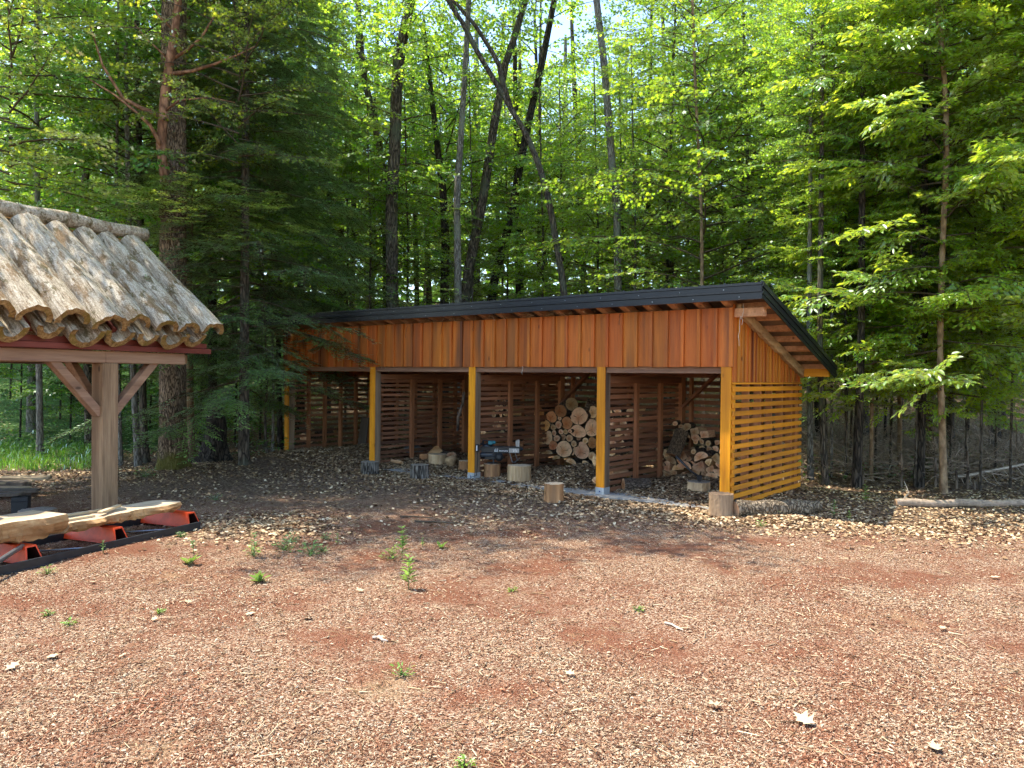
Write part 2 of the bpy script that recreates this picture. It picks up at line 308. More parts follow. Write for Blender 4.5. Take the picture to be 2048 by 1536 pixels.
def mat_ground():
    s = NT('forest_ground'); v = s.tex()
    sp = s.n('ShaderNodeSeparateXYZ'); s.l(v, sp.inputs[0])
    sv = s.tex((1, 1.4, 1)); vc = s.voro(sv, 85, 'F1', 'Color'); vd = s.voro(sv, 85); vc2 = s.voro(sv, 34, 'F1', 'Color')
    n1 = s.noise(v, 1.1, 5, .62); n2 = s.noise(v, 6, 5, .6); n3 = s.noise(v, 160, 3, .7)
    bw = s.n('ShaderNodeSeparateColor'); s.l(vc, bw.inputs[0])
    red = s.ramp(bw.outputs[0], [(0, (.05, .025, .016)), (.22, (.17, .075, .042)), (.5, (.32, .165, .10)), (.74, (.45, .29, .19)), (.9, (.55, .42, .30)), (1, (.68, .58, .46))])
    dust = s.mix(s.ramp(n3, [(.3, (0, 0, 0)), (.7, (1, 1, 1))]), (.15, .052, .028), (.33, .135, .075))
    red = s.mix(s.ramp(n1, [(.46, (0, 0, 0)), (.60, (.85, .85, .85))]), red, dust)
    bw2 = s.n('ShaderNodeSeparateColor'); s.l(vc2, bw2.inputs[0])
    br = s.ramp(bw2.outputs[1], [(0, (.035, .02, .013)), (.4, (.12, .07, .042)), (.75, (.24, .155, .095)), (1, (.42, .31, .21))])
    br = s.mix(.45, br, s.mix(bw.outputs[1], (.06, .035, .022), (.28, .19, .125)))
    # sand-coloured bare spots
    sn = s.noise(v, .55, 3, .5); red = s.mix(s.ramp(s.math('ADD', s.math('MULTIPLY', sn, .7), s.math('MULTIPLY', n2, .3)), [(.60, (0, 0, 0)), (.68, (.75, .75, .75))]), red, (.46, .31, .18))
    for sx_, sy_, r_ in SANDY:
        dv_ = s.n('ShaderNodeVectorMath', operation='DISTANCE'); s.l(v, dv_.inputs[0]); dv_.inputs[1].default_value = (sx_, sy_, 0)
        dd_ = s.math('ADD', s.math('DIVIDE', dv_.outputs['Value'], r_), s.math('MULTIPLY', s.math('SUBTRACT', n2, .5), 2.2)); red = s.mix(s.ramp(dd_, [(.2, (.5, .5, .5)), (1.1, (0, 0, 0))]), red, s.mix(n3, (.33, .22, .12), (.60, .45, .28)))
    # zone mask: distance from the shed front / depth
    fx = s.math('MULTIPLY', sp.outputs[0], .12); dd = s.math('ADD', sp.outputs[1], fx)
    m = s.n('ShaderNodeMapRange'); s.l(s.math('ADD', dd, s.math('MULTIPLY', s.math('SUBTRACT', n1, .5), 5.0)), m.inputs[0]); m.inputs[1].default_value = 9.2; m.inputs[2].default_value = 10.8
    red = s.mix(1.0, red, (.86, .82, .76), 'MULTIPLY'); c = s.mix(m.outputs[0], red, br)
    gm = s.n('ShaderNodeMapRange'); s.l(s.math('ADD', sp.outputs[0], s.math('MULTIPLY', n2, .8)), gm.inputs[0]); gm.inputs[1].default_value = -8.0; gm.inputs[2].default_value = -7.0; gm.inputs[3].default_value = 1; gm.inputs[4].default_value = 0
    gm2 = s.n('ShaderNodeMapRange'); s.l(sp.outputs[1], gm2.inputs[0]); gm2.inputs[1].default_value = 13.6; gm2.inputs[2].default_value = 15
    c = s.mix(s.math('MULTIPLY', gm.outputs[0], gm2.outputs[0]), c, (.075, .14, .035))
    h = s.math('ADD', s.math('MULTIPLY', vd, -1.2), s.math('MULTIPLY', n3, .4)); h = s.math('ADD', h, bw.outputs[2])
    s.bsdf(c, .95, s.bump(h, .012, .9), .15); return s.m
M['ground'] = mat_ground()

# ---------------------------------------------------------------- mesh helpers
class MB:
    def __init__(s): s.v = []; s.f = []; s.mi = []; s.cur = 0
    def add(s, vs, fs, mi=None):
        b = len(s.v); s.v += [tuple(x) for x in vs]
        for f in fs: s.f.append([b+i for i in f]); s.mi.append(s.cur if mi is None else mi)
        return s
    def box(s, x0, x1, y0, y1, z0, z1, mi=None, ch=0):
        v = [(x0, y0, z0), (x1, y0, z0), (x1, y1, z0), (x0, y1, z0), (x0, y0, z1), (x1, y0, z1), (x1, y1, z1), (x0, y1, z1)]
        return s.add(v, [(0, 3, 2, 1), (4, 5, 6, 7), (0, 1, 5, 4), (1, 2, 6, 5), (2, 3, 7, 6), (3, 0, 4, 7)], mi)
    def beam(s, p0, p1, wdt, hgt, up=(0, 0, 1), mi=None):
        p0 = Vector(p0); p1 = Vector(p1); d = (p1-p0).normalized(); u = Vector(up); sd_ = d.cross(u).normalized(); u = sd_.cross(d).normalized()
        v = []
        for p in (p0, p1):
            for a, b in ((-1, -1), (1, -1), (1, 1), (-1, 1)): v.append(p+sd_*a*wdt/2+u*b*hgt/2)
        return s.add(v, [(0, 3, 2, 1), (4, 5, 6, 7), (0, 1, 5, 4), (1, 2, 6, 5), (2, 3, 7, 6), (3, 0, 4, 7)], mi)
    def tube(s, pts, rad, n=8, cap=True, mi=None, rough=0, capmi=None, squash=1.0):
        pts = [Vector(p) for p in pts]; k = len(pts); rad = [rad]*k if isinstance(rad, (int, float)) else list(rad)
        v = []; up = Vector((0, 0, 1)); prev = None
        for i, p in enumerate(pts):
            d = (pts[min(i+1, k-1)]-pts[max(i-1, 0)]).normalized()
            if prev is None:
                a = up if abs(d.z) < .9 else Vector((0, 1, 0)); e1 = d.cross(a).normalized()
            else: e1 = (prev-d*prev.dot(d)).normalized()
            prev = e1; e2 = d.cross(e1)
            for j in range(n):
                t = 2*math.pi*j/n; r = rad[i]*(1+(random.uniform(-rough, rough) if rough else 0))
                v.append(p+e1*math.cos(t)*r+e2*math.sin(t)*r*squash)
        fs = [(i*n+j, i*n+(j+1) % n, (i+1)*n+(j+1) % n, (i+1)*n+j) for i in range(k-1) for j in range(n)]
        s.add(v, fs, mi); b = len(s.v)-len(v)
        if cap:
            cm_ = capmi if capmi is not None else (s.cur if mi is None else mi)
            s.f.append([b+j for j in range(n-1, -1, -1)]); s.mi.append(cm_); s.f.append([b+(k-1)*n+j for j in range(n)]); s.mi.append(cm_)
        return s
    def prism(s, poly, axis, a0, a1, mi=None):   # poly in the two other axes
        def P(u, w_, a): return {'x': (a, u, w_), 'y': (u, a, w_), 'z': (u, w_, a)}[axis]
        n = len(poly); v = [P(u, w_, a0) for u, w_ in poly]+[P(u, w_, a1) for u, w_ in poly]
        fs = [(i, (i+1) % n, n+(i+1) % n, n+i) for i in range(n)]+[tuple(range(n-1, -1, -1)), tuple(range(n, 2*n))]
        return s.add(v, fs, mi)
    def mesh(s, name, mats, smooth=False):
        me = bpy.data.meshes.new(name); me.from_pydata(s.v, [], s.f)
        for m in (mats if isinstance(mats, (list, tuple)) else [mats]): me.materials.append(m)
        me.polygons.foreach_set('material_index', s.mi)
        if smooth: me.polygons.foreach_set('use_smooth', [True]*len(s.f))
        me.update(); return me
    def build(s, name, mats, parent=None, smooth=False, bevel=0, loc=None):
        o = bpy.data.objects.new(name, s.mesh(name, mats, smooth)); col.objects.link(o)
        if parent: o.parent = parent
        if loc is not None: o.location = loc
        if bevel:
            b = o.modifiers.new('b', 'BEVEL'); b.width = bevel; b.segments = 1; b.limit_method = 'ANGLE'
        return o
def npmesh(name, blocks, mats, smooth=False):
    """blocks: list of (V (n,3), F (m,k), material index)"""
    V = np.concatenate([b[0] for b in blocks]).astype(np.float32); me = bpy.data.meshes.new(name)
    me.vertices.add(len(V)); me.vertices.foreach_set('co', V.ravel())
    loops = []; starts = []; mis = []; off = 0; ls = 0
    for bv, bf, mi in blocks:
        bf = np.asarray(bf, np.int64)+off; off += len(bv)
        loops.append(bf.ravel()); starts.append(ls+np.arange(len(bf))*bf.shape[1]); ls += bf.size; mis.append(np.full(len(bf), mi))
    L = np.concatenate(loops).astype(np.int32); S = np.concatenate(starts).astype(np.int32)
    me.loops.add(len(L)); me.loops.foreach_set('vertex_index', L); me.polygons.add(len(S)); me.polygons.foreach_set('loop_start', S)
    me.polygons.foreach_set('material_index', np.concatenate(mis).astype(np.int32))
    for m in mats: me.materials.append(m)
    if smooth: me.polygons.foreach_set('use_smooth', [True]*len(S))
    me.update(calc_edges=True); me.validate(); return me
def link(name, me, parent=None, loc=None, rot=None, scale=None):
    o = bpy.data.objects.new(name, me); col.objects.link(o)
    if parent: o.parent = parent
    if loc is not None: o.location = loc
    if rot is not None: o.rotation_euler = rot
    if scale is not None: o.scale = (scale,)*3 if isinstance(scale, (int, float)) else scale
    return o
def tag(o, label, cat, group=None, kind=None):
    if label: o['label'] = label
    if cat: o['category'] = cat
    if group: o['group'] = group
    if kind: o['kind'] = kind
    return o
def thing(name, label, cat, loc=(0, 0, 0), rz=0, group=None):
    o = bpy.data.objects.new(name, None); col.objects.link(o); o.location = loc; o.rotation_euler = (0, 0, rz); o.empty_display_size = .1
    return tag(o, label, cat, group)

# ================================================================ SETTING: ground
def axis_pts(a, b, fine0, fine1, d0, grow=1.12):
    pts = list(np.arange(fine0, fine1, d0)); st = d0; p = fine1
    while p < b: pts.append(p); st *= grow; p += st
    pts.append(b); st = d0; p = fine0-d0
    while p > a: pts.insert(0, p); st *= grow; p -= st
    pts.insert(0, a); return np.array(pts)
gx = axis_pts(-170, 170, -9, 9, .09); gy = axis_pts(-40, 300, 2.6, 15, .08)
GX, GY = np.meshgrid(gx, gy, indexing='ij'); GZ = gz(GX, GY)
gv = np.stack([GX, GY, GZ], -1).reshape(-1, 3); ni, nj = GX.shape
ii, jj = np.meshgrid(np.arange(ni-1), np.arange(nj-1), indexing='ij'); b0 = (ii*nj+jj).ravel()
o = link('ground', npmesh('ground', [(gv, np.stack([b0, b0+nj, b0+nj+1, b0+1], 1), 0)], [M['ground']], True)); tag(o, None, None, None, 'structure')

# ================================================================ WOODSHED
shed = thing('woodshed', 'long open-fronted firewood shed with orange board siding, yellow posts and a black sloping metal roof', 'shed', SO, SROT)
LEN = 9.885; DEP = 2.65
PL = [-.14, -2.085, -4.65, -7.17, -9.885]
def rz_(y): return 2.86-.3217*y
XL, XR, YF, YB = -LEN-.5, .51, -.3, 2.80
# roof
mb = MB(); mb.prism([(YF, rz_(YF)-.028), (YB, rz_(YB)-.028), (YB, rz_(YB)), (YF, rz_(YF))], 'x', XL, XR)
x = XL+.2
while x < XR:
    mb.prism([(YF+.003, rz_(YF)), (YB-.003, rz_(YB)), (YB-.003, rz_(YB)+.022), (YF+.003, rz_(YF)+.022)], 'x', x-.012, x+.012); x += .3
roof = mb.build('roof', M['black'], shed)
mb = MB(); mb.prism([(YF+.01, rz_(YF)-.046), (YB-.01, rz_(YB)-.046), (YB-.01, rz_(YB)-.0285), (YF+.01, rz_(YF)-.0285)], 'x', XL+.01, XR-.01); mb.build('roof_deck', M['soffit'], roof)
mb = MB()   # front fascia with folded steps
F0 = rz_(YF)
mb.prism([(YF-.002, F0+.004), (YF-.045, F0+.002), (YF-.045, F0-.03), (YF-.03, F0-.035), (YF-.03, F0-.098), (YF-.042, F0-.104), (YF-.042, F0-.118), (YF-.022, F0-.124), (YF-.022, F0-.195), (YF-.036, F0-.200), (YF-.036, F0-.208), (YF-.002, F0-.208)], 'x', XL-.02, XR+.012)
mb.build('front_fascia', M['black'], roof)
mb = MB(); mb.tube([(0, 0, 0), (0, -.006, 0)], .006, 6); scm = mb.mesh('fascia_screw', M['steel'])
xx = -9.9
while xx < .5:
    link('fascia_screw', scm, roof, (xx, YF-.0305, F0-.07)); link('fascia_screw', scm, roof, (xx+.2+.05*math.sin(xx*5), YF-.0225, F0-.17)); xx += .62
for sx, (xa, xb) in ((1, (XR, XR+.012)), (-1, (XL-.012, XL))):
    mb = MB()
    for (d0, d1, ox) in ((.0, .06, .016), (.06, .13, .0), (.13, .15, .012), (.15, .20, .0)):
        a, b = (xa, xb+ox) if sx > 0 else (xa-ox, xb)
        mb.prism([(YF-.03, rz_(YF-.03)-d1), (YB, rz_(YB)-d1), (YB, rz_(YB)-d0+.006), (YF-.03, rz_(YF-.03)-d0+.006)], 'x', a, b)
    mb.build('side_fascia', M['black'], roof)
# rafters
x = -.05; xi = 0
while x > -LEN:
    mb = MB(); y0, y1 = -.285, 2.72
    mb.prism([(y0, rz_(y0)-.06), (y0, rz_(y0)-.10), (y0+.09, rz_(y0)-.185), (y1, rz_(y1)-.172), (y1, rz_(y1)-.048), (y0, rz_(y0)-.048)], 'x', x-.05, x+.05)
    mb.build('rafter', M['rafter'], roof); x -= .385
for sx in (1, -1):
    for k in range(8):      # lookouts carrying the gable overhang
        y = -.2+k*.40; x0, x1 = (.012, .505) if sx > 0 else (-LEN-.495, -LEN-.012)
        zc = rz_(y)-.048-.035; mb = MB(); mb.prism([(y-.03, rz_(y-.03)-.115), (y+.03, rz_(y+.03)-.115), (y+.03, rz_(y+.03)-.0475), (y-.03, rz_(y-.03)-.0475)], 'x', x0, x1)
        mb.build('lookout', M['rafter'], roof)
    # bark-edged barge pole under the overhang
    mb = MB(); n = 40; xa, xb = (.040, .105) if sx > 0 else (-LEN-.105, -LEN-.040); vs = []; fs = []
    for i in range(n+1):
        y = .04+i*(2.56)/n; dz = .175+.012*math.sin(i*.6)*math.cos(i*.37)+random.uniform(-.011, .011); top = rz_(y)-.117
        vs += [(xa, y, top), (xb, y, top), (xb+.01*math.sin(i*1.7)*sx, y, top-dz*.55), (xb-.012*sx, y, rz_(y)-.05-dz-.02), (xa, y, rz_(y)-.05-dz-.02)]
    for i in range(n):
        for j in range(5): fs.append((i*5+j, i*5+(j+1) % 5, i*5+5+(j+1) % 5, i*5+5+j))
    fs += [(4, 3, 2, 1, 0), tuple(n*5+j for j in range(5))]
    mb.add(vs, fs); mb.build('barge_pole', M['rough'], roof)
# plates / headers
mb = MB(); mb.box(-LEN-.42, .42, .004, .104, 2.56, 2.675); mb.build('top_plate', M['rafter'], shed, bevel=.004)
mb = MB(); mb.box(-LEN+.02, -.145, .02, .13, 1.815, 1.995); mb.build('header_beam', M['weath_x'], shed, bevel=.004)
for xa, xb in ((-LEN-.45, -LEN+.04), (-.02, .47)): mb = MB(); mb.box(xa, xb, 2.58, 2.668, 1.79, 1.925); mb.build('plate_end', M['yellow_x'], shed, bevel=.004)
mb = MB(); mb.box(-LEN+.045, -.025, 2.56, 2.648, 1.755, 1.905); mb.build('rear_plate', M['inner_x'], shed, bevel=.004)
# front siding: boards and battens
mb = MB(); nb = 41; bw = (LEN+.03)/nb
for i in range(nb):
    xa = -LEN+i*bw; t = random.uniform(0, .004); mb.box(xa+.002, xa+bw-.002, -.022-t, -.001, 1.905+random.uniform(-.004, .004), 2.688)
for i in range(nb+1):
    xa = -LEN+i*bw-.022; xa = min(max(xa, -LEN), .03-.05); mb.box(xa, xa+.048, -.058, -.0265, 1.904, 2.684)
mb.build('front_siding', M['stain'], shed)
for sx in (1, -1):
    mb = MB(); y = .0; k = 0
    while y < DEP-.01:
        y1 = min(y+.128, DEP); off = .004*(k % 2); za = rz_(y+.002)-.12; zb = rz_(y1-.002)-.12
        xa, xb = (.002, .022+off) if sx > 0 else (-LEN-.022-off, -LEN-.002)
        mb.prism([(y+.002, 1.70), (y1-.002, 1.70), (y1-.002, zb), (y+.002, za)], 'x', xa, xb)
        yb = y1; xa, xb = (.026, .040) if sx > 0 else (-LEN-.04, -LEN-.026)
        if yb < DEP-.02: mb.prism([(yb-.018, 1.705), (yb+.018, 1.705), (yb+.018, rz_(yb)-.13), (yb-.018, rz_(yb)-.13)], 'x', xa, xb)
        y = y1; k += 1
    mb.build('gable_siding', M['stain2'], shed)
    # slatted side wall with its studs
    mb = MB(); xa, xb = (.012, .038) if sx > 0 else (-LEN-.038, -LEN-.012)
    z = 1.642
    mb.box(xa, xb, -.004, DEP+.02, 1.672, 1.697)
    k = 0
    while z > .05:
        j = random.uniform(-.003, .003); mb.box(xa, xb+j*.3, -.006+abs(j)*2, DEP+.03+j*3, z-(.064 if sx > 0 else .052)+j, z+j*.5); z -= .1097; k += 1
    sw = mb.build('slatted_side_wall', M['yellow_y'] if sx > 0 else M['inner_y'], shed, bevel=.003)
    for y in (.55, .98, 1.42, 1.86, 2.28):
        mb = MB(); a, b = (-.085, .010) if sx > 0 else (-LEN-.010, -LEN+.085); mb.box(a, b, y, y+.045, .0, 1.75); mb.build('stud', M['inner_z'], sw)
# front posts: yellow face board on a weathered post
for i, pl in enumerate(PL):
    m2 = M['yellow'] if i == 0 else M['weath_z']; g0 = g1(*(SHM @ Vector((pl, 0, 0))).xy)
    mb = MB(); mb.box(pl+.002, pl+.139, .002, .14, .0, 1.90); post = mb.build('post', m2, shed, bevel=.004)
    mb = MB(); zt = 1.903 if i else 1.903; mb.box(pl, pl+.1405, -.022, .0012, .11 if i in (1, 2) else .02, zt); mb.build('face_board', M['yellow'], post, bevel=.003)
    if i in (1, 2):
        mb = MB(); mb.box(pl-.002, pl+.1425, -.026, .142, -.02, .112, 0); br = mb.build('post_base', M['zinc'], post)
        mb = MB(); mb.tube([(pl+.075, -.024, .055), (pl+.075, -.034, .055)], .011, 8); mb.build('bolt', M['screw'], br)
    mb = MB(); mb.box(pl+.004, pl+.135, 2.50, 2.64, 0, 1.757); mb.build('rear_post', M['inner_z'], shed, bevel=.004)
# back slatted wall
mb = MB(); z = 1.70
while z > .02:
    x = -LEN
    for i in range(4):
        xa, xb = [(-LEN, -7.1), (-7.1, -4.58), (-4.58, -2.02), (-2.02, 0)][i]; j = random.uniform(-.006, .006)
        mb.box(xa+.002, xb-.002, 2.652, 2.676, z-.072+j, z+j)
    z -= .112
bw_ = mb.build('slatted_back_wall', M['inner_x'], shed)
for x in np.arange(-LEN+.6, -.3, .62):
    mb = MB(); mb.box(x, x+.045, 2.56, 2.649, 0, 1.753); mb.build('stud', M['inner_z'], bw_)
# braces from rear posts along the back wall
for i, pl in enumerate(PL[1:4]):
    mb = MB(); mb.beam((pl+.14, 2.53, 1.25), (pl+.80, 2.53, 1.86), .045, .115, (0, 1, 0)); mb.build('brace', M['inner_x'], shed)
# partitions
for pi, pl in enumerate(PL[1:4]):
    xs = pl+.05; mb = MB(); z = 1.66; k = 0
    while z > .05:
        h = random.uniform(.042, .066); j = random.uniform(-.012, .012)
        mb.add([(xs, .145, z-h), (xs+.022, .145, z-h), (xs+.022, 2.495, z-h+j), (xs, 2.495, z-h+j), (xs, .145, z), (xs+.022, .145, z), (xs+.022, 2.495, z+j), (xs, 2.495, z+j)],
               [(0, 3, 2, 1), (4, 5, 6, 7), (0, 1, 5, 4), (1, 2, 6, 5), (2, 3, 7, 6), (3, 0, 4, 7)]); z -= .092+random.uniform(-.007, .007)
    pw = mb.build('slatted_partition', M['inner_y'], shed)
    mb = MB(); mb.box(xs-.01, xs+.075, .142, 2.499, 1.665, 1.765); mb.build('partition_plate', M['inner_y'], pw)
    for y in (.95, 1.75):
        mb = MB(); mb.box(xs+.024, xs+.075, y, y+.085, 0, 1.663); mb.build('stud', M['inner_z'], pw)
mb = MB()
for x0, x1 in ((-9.6, -7.3), (-7.0, -4.8), (-4.4, -2.2), (-1.8, -.2)): pass
# concrete slab
mb = MB()
xs_ = np.linspace(-LEN-.1, .05, 60); vs = []; fs = []
for i, x in enumerate(xs_):
    yf = -.16+.03*math.sin(i*.9)+random.uniform(-.02, .02); vs += [(x, yf, -.1), (x, yf, .012), (x, DEP, .012), (x, DEP, -.1)]
for i in range(len(xs_)-1):
    for j in range(4): fs.append((i*4+j, i*4+4+j, i*4+4+(j+1) % 4, i*4+(j+1) % 4))
fs += [(0, 1, 2, 3), tuple(len(vs)-4+j for j in (3, 2, 1, 0))]
mb.add(vs, fs); sl = mb.build('concrete_slab', M['concrete']); sl.matrix_world = SHM; tag(sl, None, None, None, 'structure')

# vine shoots hanging from the roof edge
for px, y0, y1, yl, m_ in ((1480, 632, 692, -.06, 'paledead'), (1487, 607, 650, -.1, 'paledead'), (1046, 733, 750, -.05, 'paledead'), (814, 648, 676, -.06, 'twig'), (885, 645, 668, -.06, 'twig'), (948, 640, 662, -.06, 'twig'), (1241, 628, 650, -.06, 'twig')):
    a = shed_pt(px, y0, yl); b = shed_pt(px-3, y1, yl); pts = [a.lerp(b, t/6)+Vector((random.uniform(-.012, .012), random.uniform(-.008, .008), 0)) for t in range(7)]
    mb = MB(); mb.tube(pts, .004, 4); mb.build('vine_shoot', M[m_], shed)
# debris of needles lodged behind the fascia
for k in range(5):
    mb = MB(); xc = -2.6-k*.75
    for j in range(45):
        p = Vector((xc+random.gauss(0, .22), -.06-random.random()*.1, 2.715+random.random()*.03)); q = p+Vector((random.gauss(0, .05), random.gauss(0, .03), random.gauss(-.01, .03))); mb.tube([p, q], .0025, 3, False)
    mb.build('needle_clump', M['litter'], shed)

# ================================================================ LOG PAVILION
PO = Vector((-5.02, 9.56, 0)); PROT = math.atan2(.898, .44)
pav = thing('log_shelter', 'small timber-framed shelter roofed with weathered mossy half logs laid like tiles', 'shelter', PO, PROT)
pw_ = .107
for (x, y) in ((0, 0), (-3.6, 0), (0, 2.7), (-3.6, 2.7)):
    mb = MB(); mb.box(x-pw_, x+pw_, y-pw_, y+pw_, -.05, 1.862); mb.build('post', M['redwood'], pav, bevel=.008)
for y in (0, 2.7):
    mb = MB(); mb.box(-.05, 1.13, y-.085, y+.085, 1.864, 2.012); mb.build('beam', M['redwood_x'], pav, bevel=.006)
    mb = MB(); mb.box(-4.2, -.052, y-.085, y+.085, 1.864, 2.010); mb.build('beam', M['redwood_x'], pav, bevel=.006)
mb = MB(); mb.box(-4.3, 1.50, -.17, -.06, 2.016, 2.085); mb.box(-4.3, 1.46, -.13, .0, 2.088, 2.16); mb.build('eave_board', M['darkred'], pav, bevel=.004)
mb = MB(); mb.box(-4.3, 1.46, 2.7, 2.82, 2.016, 2.15); mb.build('eave_board', M['darkred'], pav, bevel=.004)
for x in (-3.6, 0, 1.25):
    mb = MB(); mb.box(x-.07, x+.07, .09, 2.61, 1.875, 2.0); mb.build('tie_beam', M['redwood'], pav)
for x in (-3.6, 0):
    for sgn in (1, -1):
        mb = MB(); mb.beam((x+sgn*.09, 0, 1.24), (x+sgn*.70, 0, 1.90), .10, .115, (0, 1, 0)); mb.build('brace', M['redwood_x'], pav, bevel=.005)
    mb = MB(); mb.beam((x, .09, 1.24), (x, .68, 1.90), .115, .10, (1, 0, 0)); mb.build('brace', M['redwood_x'], pav, bevel=.005)
RY, RZ = 1.32, 3.575; EY, EZ = -.34, 2.24; RLZ = 3.80
for sgn in (1, -1):       # rafters under each slope
    for x in (-4.0, -3.0, -2.0, -1.0, 0.0, .9, 1.35):
        ya, yb = (EY+.2, RY-.02) if sgn > 0 else (2*RY-EY-.2, RY+.02)
        mb = MB(); mb.beam((x, ya, EZ+.0), (x, yb, RZ-.16), .07, .11, (0, 0, 1)); mb.build('rafter', M['darkred'], pav)
def half_log(x, r, th, up, side, seed, ext=0.0):
    rn = random.Random(seed); ns, na = 30, 14; th0 = th
    y0, z0, y1, z1 = (EY-ext, EZ-ext, RY-.03, RZ-.03) if side > 0 else (2*RY-EY+ext, EZ-ext, RY+.03, RZ-.03)
    a = Vector((0, y0, z0)); b = Vector((0, y1, z1)); d = (b-a).normalized(); nrm = Vector((0, -d.z*side, abs(d.y))).normalized()
    vs = []; fs = []; mi = []; ph = rn.random()*6; lean = rn.uniform(-.03, .03); warp = [rn.uniform(-.13, .13) for _ in range(na)]
    off = .085 if up else .0
    for i in range(ns+1):
        s_ = i/ns; c = a.lerp(b, s_)+nrm*(off+.006*math.sin(s_*7+ph))
        if not up: c = c
        rr = r*(1-.10*s_)*(1+.025*math.sin(s_*6+ph)); cx = x+lean*s_+.008*math.sin(s_*4+ph)
        for lay in (0, 1):
            for j in range(na):
                t = math.pi*j/(na-1); t = t*1.06-.03*math.pi
                R_ = (rr if lay == 0 else rr-th0)*(1+warp[j]*.35+rn.uniform(-.012, .012)*(1 if lay == 0 else .4))
                ez = 1 if up else -1
                jag = rn.uniform(-.005, .006)+warp[j]*.08 if i == 0 else 0
                p = Vector((cx, 0, 0))+c+Vector((math.cos(t)*R_, 0, 0))+nrm*(math.sin(t)*R_*ez*(.95 if up else 1.15))+d*jag
                vs.append(p)
    w_ = 2*na
    for i in range(ns):
        for lay in (0, 1):
            for j in range(na-1):
                q = [i*w_+lay*na+j, i*w_+lay*na+j+1, (i+1)*w_+lay*na+j+1, (i+1)*w_+lay*na+j]; fs.append(q if lay == 0 else q[::-1]); mi.append(0)
        for j in (0, na-1):
            fs.append([i*w_+j, i*w_+na+j, (i+1)*w_+na+j, (i+1)*w_+j]); mi.append(0)
    for i in (0, ns):
        b0_ = len(vs); vs += [vs[i*w_+j] for j in range(w_)]
        for j in range(na-1):
            fs.append([b0_+j, b0_+na+j, b0_+na+j+1, b0_+j+1]); mi.append(1)
    m_ = MB(); m_.v = [tuple(v) for v in vs]; m_.f = fs; m_.mi = mi
    return m_.build('half_log', [M['halflog'], M['hend']], pav, True)
cx_ = [1.29, .90, .55, .16, -.26, -.69, -1.12, -1.55, -1.98, -2.4, -2.82, -3.24, -3.66, -4.08]
cr_ = [.165, .155, .15, .165, .205, .195, .19, .19, .18, .19, .2, .19, .18, .19]
for k, (x, r) in enumerate(zip(cx_, cr_)):
    half_log(x, r*1.08, .068, True, 1, 100+k, random.uniform(-.02, .05)); half_log(x, r*1.08, .068, True, -1, 300+k)
for k in range(len(cx_)-1):
    x = (cx_[k]+cx_[k+1])/2; r = .155+.02*math.sin(k*2.1)+(.02 if k in (3, 4) else 0); half_log(x, r*1.08, .068, False, 1, 200+k, random.uniform(-.01, .04)); half_log(x, r*1.08, .068, False, -1, 400+k)
mb = MB(); n = 26; pts = [(-4.3+i*(1.62+4.3)/n, RY+.012*math.sin(i*.8), RLZ+.01*math.sin(i*1.3)) for i in range(n+1)]
mb.tube(pts, [.100+.005*math.sin(i*.7) for i in range(n+1)], 20, True, 0, .012, 1); mb.build('ridge_log', [M['halflog'], M['hend']], pav, True)

# ================================================================ SAWMILL BED
A0 = gp(400, 1058); B0 = gp(0, 1152); dv = (A0-B0).normalized(); SM_ROT = math.atan2(dv.y, dv.x); SMO = A0.copy()
SMM = Matrix.Translation(SMO) @ Matrix.Rotation(SM_ROT, 4, 'Z'); SMI = SMM.inverted()
mill = thing('sawmill_bed', 'low black steel log bed with orange-red cross bunks lying beside the shelter post', 'sawmill', SMO, SM_ROT)
for y in (0, .78):
    mb = MB(); mb.box(-4.6, 0, y-.012, y+.012, .0, .085); mb.box(-4.6, 0, y-.02, y+.04, .0, .012); mb.build('rail', M['blacksteel'], mill, bevel=.003)
def rail_x(px, py): p = SMI @ gp(px, py); return p.x
for px, py in ((88, 1128), (255, 1088), (398, 1055)):
    x = rail_x(px, py);
    w2, h2, L2 = .085, .155, .86
    mb = MB(); y0, y1 = .03, .03+L2; z0 = .03
    # folded channel: sloped sides, hollow right end
    prof = [(-w2, 0), (w2, 0), (w2*.62, h2), (-w2*.62, h2)]; t = .85
    vs = []
    for (yy, sl_) in ((y0, .0), (y1, .0)):
        for (u, v_) in prof: vs.append((x-.1+u, yy+(v_*.42 if yy == y0 else -v_*.42), z0+v_))
    for (yy, sl_) in ((y0, 0), ):
        for (u, v_) in [(-w2*.82, .014), (w2*.82, .014), (w2*.48, h2-.014), (-w2*.48, h2-.014)]: vs.append((x-.1+u, yy+v_*.42-.0005, z0+v_))
        for (u, v_) in [(-w2*.82, .014), (w2*.82, .014), (w2*.48, h2-.014), (-w2*.48, h2-.014)]: vs.append((x-.1+u, yy+v_*.42+.2, z0+v_))
    fs = [(4, 5, 6, 7)]+[(i, 4+i, 4+(i+1) % 4, (i+1) % 4) for i in range(4)]+[(i, (i+1) % 4, 8+(i+1) % 4, 8+i) for i in range(4)]
    fi = [(8+i, 8+(i+1) % 4, 12+(i+1) % 4, 12+i) for i in range(4)]+[(12, 13, 14, 15)]
    mb.add(vs, fs, 0); b = 0; mb.add([vs[i] for i in range(8, 16)], [tuple(i-8 for i in f) for f in fi], 1)
    mb.build('bunk', [M['orangepaint'], M['darkin']], mill)
for xa, ya, xb, yb in ((-.3, .06, -1.0, .75), (-1.3, .06, -2.0, .75), (-2.2, .75, -2.9, .06)):
    mb = MB(); mb.tube([(xa, ya, .05), (xb, yb, .05)], .008, 6); mb.build('cross_rod', M['steel'], mill)
